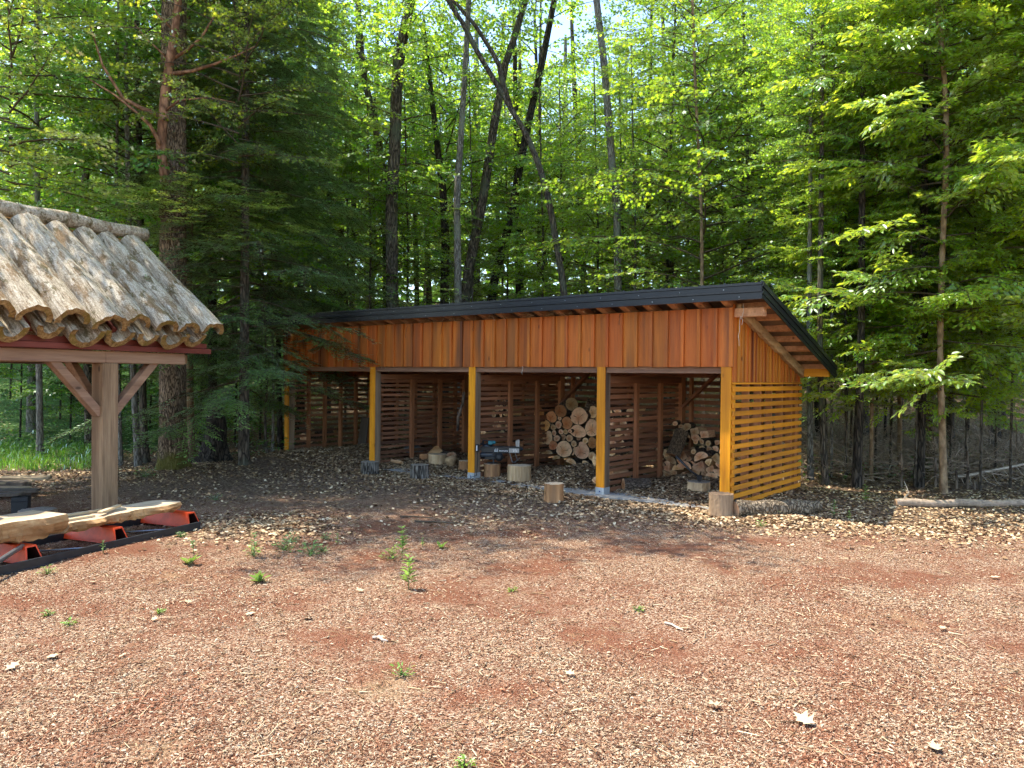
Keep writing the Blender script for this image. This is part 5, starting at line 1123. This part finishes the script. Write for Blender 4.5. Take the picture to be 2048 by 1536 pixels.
tree('forest_tree', 'faint blue-grey trunk high on the left beyond the shelter', [(70, 890), (76, 400), (78, 200)], 22, 18, 'bark_maple', [('mid', 1, 4.5, 1.2, .3)], None)
tree('forest_tree', 'straight dark trunk high between limb and hemlock top', [(232, 880), (236, 500), (240, 100)], 24, 18, 'bark_dark', [('far', 1, 5, 1.0, .3)], None)
# ---- trees behind the shed, left to right
BH = None
tree('forest_tree', 'tall nearly black trunk straight behind the second shed post', [(786, 860), (785, 600), (783, 420), (789, 300), (797, 130), (822, -5)], 19.5, 26, 'bark_maple', [('mid', 0, 5.6, .8, .3)], BH, w1=20)
tree('forest_tree', 'dark trunk leaning left in the upper left behind the shed', [(775, 860), (770, 400), (750, 250), (728, 150), (720, 60)], 23, 16, 'bark_maple', [('far', 1, 6, .85, 1.3)], BH)
tree('forest_tree', 'short dark trunk between the tall black one and the grey straight one', [(888, 860), (889, 600), (891, 480), (886, 380), (878, 320)], 21, 19, 'bark_dark', [('mid', 2, 4.2, .85, 2.3)], BH)
tree('forest_tree', 'thin straight grey trunk crossed by the leaning tree', [(914, 860), (916, 600), (914, 400), (920, 300), (928, 180), (938, -5)], 18.6, 15, 'bark_grey', [('far', 2, 10, .5, 1)], BH, w1=11)
tree('forest_tree', 'trunk leaning right that forks behind the shed middle', [(915, 860), (930, 600), (945, 500), (965, 400), (978, 320), (990, 240), (1000, 190), (1010, 130), (1024, 90)], 20, 22, 'bark_maple', [('far', 0, 10.5, .55, 2)], BH, w1=15)
tree('forest_tree', 'dark trunk leaning right with yellow light behind it', [(960, 860), (984, 590), (1005, 500), (1022, 430), (1040, 330), (1060, 230), (1085, 120)], 22, 20, 'bark_dark', [('far', 1, 9.5, .7, 2)], BH)
lean = tree('forked_tree', 'grey tree leaning left that forks high above the shed', [(1160, 860), (1130, 600), (1120, 530), (1105, 440), (1090, 370), (1070, 310), (1050, 265), (1026, 225), (1012, 200), (985, 155), (950, 95), (925, 45), (890, -10)], 17.3, 15, 'bark_maple', [], BH, w1=11)
m_ = MB(); q = [at(px, py, 17.3) for px, py in ((1020, 212), (1005, 165), (998, 130), (985, 105), (950, 50), (915, 10), (880, -20))]; m_.tube(q, [.065, .06, .055, .05, .045, .04, .04], 10); m_.v = [tuple(Vector(v)-lean.location) for v in m_.v]; m_.build('limb', M['bark_maple'], lean, True)
tree('forest_tree', 'pale grey trunk standing alone against the sky gap', [(1240, 860), (1234, 430), (1228, 370), (1222, 300), (1214, 200), (1205, 100), (1192, -5)], 17.8, 16, 'bark_grey', [('far', 2, 11.3, .4, 0)], BH, w1=13)
for i, (px0, px1, Y, w_, h) in enumerate(((700, 712, 26, 12, 5), (740, 752, 28, 14, 5.5), (838, 826, 27, 12, 6), (1045, 1040, 27, 11, 6), (1075, 1080, 25, 9, 5), (1100, 1075, 30, 12, 6), (1180, 1150, 28, 14, 6), (1290, 1300, 26, 12, 5), (1350, 1330, 30, 14, 6), (655, 660, 24, 12, 5), (860, 850, 33, 14, 7), (985, 1002, 34, 12, 7))):
    tree('forest_tree', 'thin dark trunk further back between the shed roof and the sky gaps', [(px0, 860), ((px0+px1)/2, 500), (px1, 200)], Y, w_, 'bark_dark' if i % 2 else 'bark_maple', [('far', i, h, .62, i*1.3)], 'thin trunks further back behind the shed')
# understorey maples behind the shed roof
for i, (px, Y, h, s_) in enumerate(((690, 21.5, 2.6, .8), (810, 21.5, 2.4, .7), (880, 24, 2.8, .85), (1010, 24, 2.3, .75), (1080, 20, 2.2, .62), (1190, 20, 2.3, .75), (1265, 17.6, 2.3, .72), (1000, 29, 3, .9), (1160, 27, 3, .9))):
    tree('understorey_maple', 'small shade maple with layered leaves close behind the shed roof', [(px, 860), (px+6, 500), (px+3, 380)], Y, 5, 'bark_maple', [('maple' if Y < 22 else 'mid', i, h, s_, i*2.1)], 'small maples behind the shed', .1, 8)
# ---- right-hand maples and beeches
tree('maple_sapling', 'young maple with a pale thin stem right above the shed roof', [(1408, 860), (1404, 560), (1402, 400), (1392, 200), (1385, 0)], 16.4, 8, 'bark_smooth', [('maple', 0, 2.5, 1.0, 0), ('maple', 2, 6.8, .7, 1.1)], None)
tree('maple_sapling', 'sunlit yellow-green maple rising beside the sky gap', [(1330, 860), (1335, 500), (1345, 200)], 19, 8, 'bark_maple', [('maple', 1, 3.6, .9, 1), ('maple', 0, 8.0, .7, 2.5)], None)
tree('maple_sapling', 'bushy maple between the young maple and the big dark trunk', [(1510, 860), (1500, 500), (1490, 150)], 18.2, 9, 'bark_maple', [('maple', 1, 3.0, 1.0, 3), ('maple', 2, 7.6, .5, 2)], None)
tree('forest_tree', 'big dark trunk with rough bark rising right of the shed roof', [(1572, 870), (1585, 600), (1590, 500), (1603, 400), (1618, 340), (1630, 200), (1640, 60), (1646, -5)], 17, 27, 'bark_maple', [('mid', 1, 4.6, .7, 1, .8, 1.2)], None, w1=24)
tree('forest_tree', 'dark trunk second right of the big dark trunk', [(1640, 870), (1625, 560), (1612, 440), (1600, 380)], 19, 16, 'bark_dark', [('mid', 2, 6, .9, 2)], None)
tree('forest_tree', 'straight brown trunk behind the beech leaves', [(1728, 880), (1724, 500), (1718, 150), (1716, 0)], 18.5, 19, 'bark_maple', [('mid', 0, 6.5, .6, 1)], None)
tree('forest_tree', 'dark trunk showing through leaves near the right edge', [(1990, 900), (1985, 500), (1975, 200), (1968, 0)], 18, 22, 'bark_dark', [('mid', 1, 4.5, .9, 1)], None)
tree('forest_tree', 'brown trunk behind the thin beech stem', [(1862, 935), (1860, 700), (1858, 400), (1855, 100)], 14.6, 24, 'bark_oak', [('mid', 2, 6.5, .8, 1)], None)
tree('beech_sapling', 'smooth thin beech stem with bright layered leaves at the forest edge', [(1888, 988), (1884, 850), (1880, 700), (1885, 500), (1893, 300), (1888, 150), (1875, 0)], 12.0, 13, 'bark_smooth', [('beech', 0, 1.55, .80, 0), ('beech', 1, 4.6, .8, 2)], None, w1=10)
tree('beech_sapling', 'beech sapling whose low boughs overhang the right roof edge', [(1742, 975), (1745, 700), (1750, 400)], 13.3, 8, 'bark_smooth', [('beech', 1, 1.85, .60, 1)], None)
tree('beech_sapling', 'beech sapling at the right picture edge', [(2060, 985), (2062, 700), (2066, 300)], 11.8, 10, 'bark_smooth', [('beech', 1, 2.4, .68, 4), ('beech', 0, 5.8, .5, 3)], None)
tree('beech_sapling', 'tall beech sapling between the big dark trunk and the beech stem', [(1800, 930), (1798, 600), (1790, 200)], 14.8, 9, 'bark_smooth', [('beech', 0, 3.4, .75, 5)], None)
tree('maple_sapling', 'low maple sapling right behind the shed corner', [(1655, 960), (1650, 800), (1648, 620)], 15.2, 6, 'bark_maple', [('maple', 0, 1.5, .6, 1)], None)
# trunks at the forest edge, lower right
FE = 'dark trunks at the forest edge on the right'
for px, py, px2, Y, w_, bk, lab in ((1621, 982, 1618, 13.4, 12, 'bark_grey', 'grey stem nearest the shed at the right forest edge'), (1651, 985, 1640, 12.9, 14, 'bark_maple', 'second stem from the shed, with a dark hollow at its foot'), (1662, 982, 1664, 13.6, 6, 'bark_grey', 'thin stem touching the second stem'),
        (1712, 985, 1722, 12.6, 19, 'bark_dark', 'thick black trunk left in the right-hand forest edge'), (1838, 983, 1846, 12.7, 19, 'bark_dark', 'black trunk left of the brown trunk and beech stem'), (1902, 925, 1900, 16.5, 16, 'bark_dark', 'dark trunk right behind the beech stem'),
        (1936, 900, 1934, 18, 8, 'bark_dark', 'slim dark trunk right of the beech stem'), (1984, 905, 1978, 17, 9, 'bark_maple', 'slim brown trunk toward the right edge'), (1770, 915, 1772, 17.5, 6, 'bark_dark', 'slim dark stem between the two black trunks'), (1693, 978, 1690, 13.6, 4, 'bark_dark', 'very thin stem left of the thick black trunk'),
        (2010, 890, 2004, 19, 10, 'bark_dark', 'slim dark trunk close to the right edge'), (1806, 900, 1800, 20, 10, 'bark_dark', 'slim trunk in the gloom between the black trunks')):
    tree('forest_edge_tree', lab, [(px, py), ((px+px2)/2, 850), (px2, 700), (px2+2, 450)], Y, w_, bk, [('mid', int(px), 5.4, .38, px*.1)], FE, .2, 14, .03)
for i, (px, py, h) in enumerate(((1802, 975, .55), (1870, 975, .5), (1934, 976, .62), (1948, 978, .16), (1912, 977, .3), (1725, 970, .3))):
    q = gp(px, py); m_ = MB(); m_.tube([(0, 0, -.03), (.01, 0, h*.5), (.0, .01, h)], [.022, .02, .018], 7, True, None, .1); o = m_.build('dead_sapling', M['bark']); o.location = (q.x, q.y, g1(q.x, q.y)); tag(o, 'short broken stem sticking up from the right forest floor', 'stem', 'broken stems on the forest floor')

for i, (px, Y, h, s_, kd) in enumerate(((1690, 13.4, 1.35, .48, 'beech'), (1830, 12.6, 1.25, .45, 'beech'), (1960, 12.4, 1.5, .5, 'beech'), (1780, 13.8, 1.9, .6, 'beech'), (1900, 13.6, 2.2, .65, 'beech'), (1660, 14.2, 2.2, .6, 'maple'), (1750, 14.4, 1.3, .5, 'maple'), (2020, 12.6, 2.2, .55, 'beech'), (1700, 14.8, 1.7, .55, 'beech'), (1930, 13.2, 1.5, .55, 'beech'), (1990, 14.4, 2.0, .7, 'maple'), (1840, 16, 1.9, .75, 'maple'), (1620, 16.5, 1.9, .7, 'maple'), (1720, 17.5, 2.4, .9, 'maple'), (2080, 15, 1.8, .8, 'maple'), (1560, 19, 2.4, .8, 'maple'), (1900, 19, 2.2, .9, 'mid'), (1780, 21, 2.2, .9, 'mid'), (1980, 22, 2.2, 1, 'mid'))):
    tree('edge_sapling', 'leafy sapling filling the forest edge right of the shed', [(px, 752+FPX*1.75/Y), (px+5, 700), (px-4, 560)], Y, 5, 'bark_maple', [(kd, i, h, s_, i*2.3)], 'leafy saplings right of the shed', .1, 8)
for i, (px, Y, h, s_) in enumerate(((735, 20.5, 2.4, .7), (940, 20, 2.3, .6), (1120, 23, 2.6, .9), (1240, 21, 2.6, .85), (1340, 20, 2.4, .8), (1440, 19, 2.4, .8), (850, 28, 5.5, .9), (700, 25, 5.5, .9), (1370, 25, 5.5, 1.0), (1500, 24, 6, 1.0))):
    tree('understorey_maple', 'small shade maple with layered leaves close behind the shed roof', [(px, 860), (px+6, 500), (px+3, 380)], Y, 5, 'bark_maple', [('maple' if Y < 22 else 'mid', i, h, s_, i*1.7)], 'small maples behind the shed', .1, 8)
# ---- forest further back
rn = random.Random(31); placed = []
def ok(x, y, d):
    L_ = SHI @ Vector((x, y, 0))
    if -LEN-1.5 < L_.x < 1.5 and -1 < L_.y < 4: return False
    return all((x-a)**2+(y-b)**2 > d*d for a, b in placed)
n = 0
for k in range(3000):
    if n >= 64: break
    Y = rn.uniform(20, 50); x = rn.uniform(-.80*Y, .80*Y); px = 1024+FPX*x/Y
    if not ok(x, Y, 2.5): continue
    if 840 < px < 1290 and rn.random() < .62: continue
    placed.append((x, Y)); n += 1; hgt = rn.uniform(4, 7); p0 = 752
    base = (px, 752+FPX*1.75/Y); lx_ = px+rn.uniform(-25, 25)
    gapz = 840 < px < 1290
    crs = [('far' if Y > 25 else 'mid', k, rn.uniform(2.6, 4.2), rn.uniform(.75, 1.0)*(.8 if gapz else 1), rn.random()*6)]
    if not gapz and rn.random() < .3: crs.append(('far', k+1, rn.uniform(8.5, 11), rn.uniform(.8, 1.05), rn.random()*6))
    right = px > 1024
    tree('forest_tree', 'tree deep in the forest '+('on the right' if right else 'on the left')+', mostly hidden by nearer leaves', [base, ((px+lx_)/2, 500), (lx_, 250)], Y, FPX/Y*rn.uniform(.22, .38), rn.choice(['bark_maple', 'bark_dark', 'bark_grey']), crs, 'trees deep in the forest '+('right' if right else 'left'), .15, 8)
# understorey at the left under the hemlocks
for i, (px, Y, h, s_) in enumerate(((40, 19, 1.2, .9), (140, 18, 1.0, .8), (215, 18.5, .7, .8), (320, 18.5, .5, .7), (400, 18, .4, .6), (470, 18.5, .4, .6), (520, 19, .5, .6), (-40, 18, 2, 1), (300, 21, 2.2, .9), (120, 22, 2.4, 1), (600, 21, .6, .6), (20, 25, 1.5, 1), (220, 26, 1.8, 1))):
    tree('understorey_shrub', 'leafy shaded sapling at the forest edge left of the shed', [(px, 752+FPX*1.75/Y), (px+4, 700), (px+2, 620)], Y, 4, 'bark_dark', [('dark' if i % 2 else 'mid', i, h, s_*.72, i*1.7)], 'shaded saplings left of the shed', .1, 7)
# far-off wood behind everything
rngf = np.random.default_rng(9); nF = 34000; a = rngf.uniform(-1.0, 1.0, nF); rr = rngf.uniform(54, 76, nF); X_ = rr*np.sin(a); Y_ = rr*np.cos(a); cl = .5+.5*snoise(X_*.35, Y_*.35, 1.0, 2)
Z_ = rngf.random(nF)**1.1*(9+6*cl)
V, F = put(TR, np.stack([X_, Y_, Z_+gz(X_, Y_)-1], 1), np.stack([rngf.normal(0, 1, nF), rngf.normal(0, 1, nF), rngf.normal(-.2, .3, nF)], 1), np.stack([rngf.normal(0, .45, nF), rngf.normal(0, .45, nF), np.ones(nF)], 1), rngf.uniform(.5, 1.0, nF))
o = link('far_woods', npmesh('far_woods', [(V, F[4], 0)], [M['leaf_far']])); tag(o, 'far-off green wood closing the view between the trunks', 'woods', None, 'stuff')

# ---- forest floor brush: tangle of dead twigs on the right
rngb = np.random.default_rng(4); A = []; B = []; RA = []; RB = []
for k in range(2000):
    Y = rngb.uniform(12.9, 21); px = rngb.uniform(1600, 2120); x = atx(px, Y); L = rngb.uniform(.3, 1.5); az = rngb.uniform(0, 6.28); el = rngb.normal(.12, .22) if rngb.random() < .9 else rngb.uniform(.4, 1.0)
    p = np.array((x, Y, g1(x, Y)+rngb.uniform(0, .42))); d = np.array((math.cos(az)*math.cos(el), math.sin(az)*math.cos(el), abs(math.sin(el)))); r = rngb.uniform(.004, .013)
    for j in range(3):
        q = p+d*L/3; A.append(p); B.append(q); RA.append(r); RB.append(r*.7); r *= .7
        if rngb.random() < .7: s2 = unit(d+rngb.normal(0, .5, 3)); A.append(q); B.append(q+s2*L*.3); RA.append(r); RB.append(r*.4)
        p = q; d = unit(d+rngb.normal(0, .2, 3))
TV, TF = seg_tubes(np.array(A), np.array(B), np.array(RA), np.array(RB)); o = link('brush', npmesh('brush', [(TV, TF, 0)], [M['deadwood']])); tag(o, 'tangle of dead grey twigs on the forest floor right of the shed', 'brush', None, 'stuff')
def dead_branch(pts, r, ribs, label, seed, Y=13.6):
    rn_ = random.Random(seed); m_ = MB(); q = [at(px, py, Y+dy) for px, py, dy in pts]; m_.tube(q, [r*(1-.6*i/(len(q)-1)) for i in range(len(q))], 8, True, None, .05)
    for k in range(ribs):
        t = (k+.7)/ribs*(len(q)-1); i = min(len(q)-2, int(t)); p = q[i].lerp(q[i+1], t-i); e = p+Vector((rn_.uniform(.10, .32), rn_.uniform(-.25, .1), rn_.uniform(-.36, -.12))); mid = p.lerp(e, .5)+Vector((-.03, 0, -.03)); m_.tube([p, mid, e], [.006, .005, .002], 5)
    o = m_.build('dead_branch', M['paledead']); tag(o, label, 'branch'); return o
dead_branch([(1908, 955, 0), (1950, 948, 0), (2000, 938, .1), (2060, 926, .2), (2110, 915, .3)], .028, 9, 'bleached fallen branch with curved side twigs at the right edge', 2, 13.0)
dead_branch([(1740, 940, 0), (1780, 925, .2), (1830, 918, .5)], .014, 4, 'thin bleached branch lying between the black trunks', 3, 14.5)
dead_branch([(1805, 1000, 0), (1818, 985, 0), (1808, 962, .1)], .008, 0, 'thin pale twig standing at the end of the bleached pole', 5, 11.3)
dead_branch([(1898, 920, 0), (1920, 935, .1), (1945, 905, .2)], .008, 3, 'arched pale twig behind the bleached fallen branch', 6, 14.5)

# ---- grass patch
ng = 5200; px = RNG.uniform(-120, 205, ng); Y = RNG.uniform(13.6, 18, ng); X_ = (px-1024)/FPX*Y; Z_ = gz(X_, Y); Hh = RNG.uniform(.06, .20, ng); az = RNG.uniform(0, 6.28, ng); ln = RNG.normal(0, .35, (ng, 2))
P0 = np.stack([X_, Y, Z_], 1); wv = np.stack([np.cos(az), np.sin(az), np.zeros(ng)], 1)*.006; tip = P0+np.stack([ln[:, 0]*Hh, ln[:, 1]*Hh, Hh], 1); mid = P0+np.stack([ln[:, 0]*Hh*.3, ln[:, 1]*Hh*.3, Hh*.6], 1)
V = np.stack([P0-wv, P0+wv, mid+wv*.7, tip, mid-wv*.7], 1).reshape(-1, 3); o = link('grass', npmesh('grass', [(V, (np.arange(ng)*5)[:, None]+np.arange(5)[None], 0)], [M['grass']])); tag(o, 'green grass patch at the forest edge on the far left', 'grass', None, 'stuff')
# ---- ground cover of low leaves on the forest floor
ngc = 9000; px = np.concatenate([RNG.uniform(-60, 600, 5200), RNG.uniform(1600, 2150, 3800)]); Y = np.concatenate([RNG.uniform(15.2, 24, 5200), RNG.uniform(13.0, 24, 3800)]); X_ = (px-1024)/FPX*Y
lc = np.array([(SHI @ Vector((a, b, 0)))[:] for a, b in zip(X_, Y)]); keep = ~((lc[:, 0] > -LEN-.3) & (lc[:, 0] < .3) & (lc[:, 1] > -.5) & (lc[:, 1] < 3)) & (snoise(X_, Y, 1.3, 2) > -.1); X_ = X_[keep]; Y = Y[keep]; k_ = len(X_)
V, F = put(TO, np.stack([X_, Y, gz(X_, Y)+RNG.uniform(.03, .32, k_)], 1), np.stack([RNG.normal(0, 1, k_), RNG.normal(0, 1, k_), RNG.normal(-.1, .2, k_)], 1), np.stack([RNG.normal(0, .4, k_), RNG.normal(0, .4, k_), np.ones(k_)], 1), RNG.uniform(.06, .12, k_))
bl = []; first = True
for a_, f_ in F.items(): bl.append((V, f_, 0) if first else (np.zeros((0, 3)), f_-len(V), 0)); first = False
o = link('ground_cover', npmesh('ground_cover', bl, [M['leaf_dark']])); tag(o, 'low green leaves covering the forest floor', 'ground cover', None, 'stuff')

# ---- weeds in the yard
def weed(px, py, kind, hpx, label, seed, mat='leaf_weed', Yoff=0):
    q = gp(px, py); q.z = g1(q.x, q.y); h = hpx/FPX*q.y; rng = np.random.default_rng(seed); t = thing('weed', label, 'weed', q, 0, 'weeds growing in the yard')
    if kind == 'stalk':     # upright stalk with whorled narrow leaves
        n = max(14, int(h/.012)); zz = np.sort(rng.uniform(.25 if h > .3 else .12, 1, n))*h; az = np.arange(n)*2.4+rng.normal(0, .3, n); L = (.055+.05*(1-zz/h))*min(1, h/.28)
        P = np.stack([np.zeros(n), np.zeros(n), zz], 1); D = np.stack([np.cos(az), np.sin(az), np.full(n, .45)], 1); N = np.stack([-np.cos(az)*.4, -np.sin(az)*.4, np.ones(n)], 1)
        m_ = MB(); m_.tube([(0, 0, -.01), (.003, .002, h*.5), (0, 0, h)], [.0035, .003, .0015], 6); m_.build('stem', M['leaf_weed2'], t)
    elif kind == 'rosette':
        n = 11; az = np.arange(n)*2.4; L = rng.uniform(.6, 1.0, n)*h*1.15; P = np.zeros((n, 3)); el = rng.uniform(.3, 1.2, n); D = np.stack([np.cos(az)*np.cos(el), np.sin(az)*np.cos(el), np.sin(el)], 1); N = np.stack([-np.cos(az), -np.sin(az), np.ones(n)*.9], 1)
    else:                   # tuft of small leaves on short stems
        n = int(26+h*120); az = rng.uniform(0, 6.28, n); r = rng.uniform(.1, 1, n)*h*.75; zz = rng.uniform(.1, 1, n)*h*.9; L = rng.uniform(.02, .05, n)*min(1.4, max(.7, h/.12)); P = np.stack([np.cos(az)*r, np.sin(az)*r, zz*(1-.4*r/h)], 1); D = np.stack([np.cos(az), np.sin(az), rng.normal(.3, .3, n)], 1); N = np.stack([rng.normal(0, .3, n), rng.normal(0, .3, n), np.ones(n)], 1)
        TVv, TFf = seg_tubes(np.zeros((n, 3)), P, np.full(n, .0015), np.full(n, .0008)); link('stems', npmesh('stems', [(TVv, TFf, 0)], [M['leaf_weed2']]), t)
    V, F = put(TO, P, D, N, L); bl = []; first = True
    for a_, f_ in F.items(): bl.append((V, f_, 0) if first else (np.zeros((0, 3)), f_-len(V), 0)); first = False
    link('leaves', npmesh('leaves', bl, [M[mat]]), t); return t
weed(804, 1118, 'stalk', 66, 'tallest weed, a leafy stalk standing at the shade edge', 1); weed(817, 1180, 'stalk', 72, 'slim weed stalk just below and right of the tallest', 2); weed(786, 1115, 'tuft', 30, 'bushy weed at the left foot of the tallest stalk', 3)
weed(508, 1112, 'stalk', 48, 'leafy stalk at the left of the weed row', 4, 'leaf_weed2'); weed(505, 1108, 'tuft', 22, 'small tuft at the foot of the left leafy stalk', 44)
weed(570, 1100, 'tuft', 30, 'dark green tuft in the shade, second in the row', 5, 'leaf_weed2'); weed(582, 1085, 'tuft', 22, 'dark tuft just behind the second one', 6, 'leaf_weed2'); weed(622, 1108, 'tuft', 32, 'wide dark tuft in the middle of the row', 7, 'leaf_weed2'); weed(645, 1102, 'tuft', 18, 'low tuft right of the wide dark one', 45, 'leaf_weed2'); weed(652, 1080, 'tuft', 14, 'little dark tuft behind the row', 8, 'leaf_weed2'); weed(674, 1088, 'stalk', 22, 'short stalk at the right of the row', 9)
weed(519, 1160, 'rosette', 26, 'yellow-green rosette of broad leaves in the sun', 10); weed(881, 1094, 'rosette', 18, 'small broad-leaved seedling at the shade edge', 11); weed(845, 1090, 'stalk', 18, 'tiny stalk between tall weed and broad seedling', 12)
weed(380, 1128, 'rosette', 26, 'pale dandelion rosette right of the steel rail', 13); weed(386, 1110, 'stalk', 34, 'grey-green stalk behind the dandelion rosette', 14, 'leaf_weed2'); weed(206, 1112, 'stalk', 26, 'small feathery weed in front of the steel rail', 15, 'leaf_weed2'); weed(95, 1150, 'tuft', 20, 'yellowish tuft beside the near end of the rail', 16)
weed(362, 1075, 'tuft', 14, 'little weed beside the rail end', 17, 'leaf_weed2'); weed(805, 1350, 'tuft', 30, 'low green weed in the centre foreground', 18); weed(930, 1530, 'tuft', 24, 'green weed cut by the bottom picture edge', 19); weed(138, 1252, 'tuft', 16, 'low bright weed at the left foreground', 20); weed(96, 1230, 'tuft', 12, 'tiny bright weed above the low left one', 21)
weed(1731, 1005, 'stalk', 34, 'leafy seedling standing in front of the dead wood on the right', 22); weed(1698, 1040, 'stalk', 22, 'small bent seedling right of the fallen log', 23); weed(1668, 1032, 'stalk', 32, 'faint stalk behind the bent seedling', 24, 'leaf_weed2'); weed(1545, 1030, 'rosette', 22, 'broad-leaved sprout in front of the fallen log', 25, 'leaf_weed'); weed(1522, 1052, 'tuft', 14, 'small sprout left of the broad-leaved one', 26)
weed(318, 1230, 'tuft', 10, 'tiny sprout in the left mulch', 27); weed(1275, 1222, 'tuft', 12, 'yellowish sprout in the right middle mulch', 28); weed(1025, 1180, 'tuft', 8, 'tiny sprout right of the slim stalk', 29)
weed(430, 1000, 'tuft', 16, 'pale weed between big tree and yard', 30, 'leaf_weed2'); weed(292, 958, 'tuft', 26, 'weed at the left foot of the big tree', 31, 'leaf_weed2')
# little seedling growing on the log roof
q = at(290, 590, 10.4); t = thing('seedling', 'pale green seedling sprouting between the roof half logs', 'seedling', q)
rng = np.random.default_rng(3); n = 16; zz = np.linspace(.02, .26, n); az = np.arange(n)*2.4; P = np.stack([.03*np.sin(zz*9), np.zeros(n), zz], 1)
V, F = put(TO, P, np.stack([np.cos(az), np.sin(az), np.full(n, .3)], 1), np.stack([np.zeros(n), np.zeros(n), np.ones(n)], 1), np.full(n, .06)); bl = []; first = True
for a_, f_ in F.items(): bl.append((V, f_, 0) if first else (np.zeros((0, 3)), f_-len(V), 0)); first = False
link('leaves', npmesh('leaves', bl, [M['leaf_weed']]), t); m_ = MB(); m_.tube([(0, 0, -.12), (.02, 0, .1), (0, 0, .27)], .003, 5); m_.build('stem', M['leaf_weed2'], t)
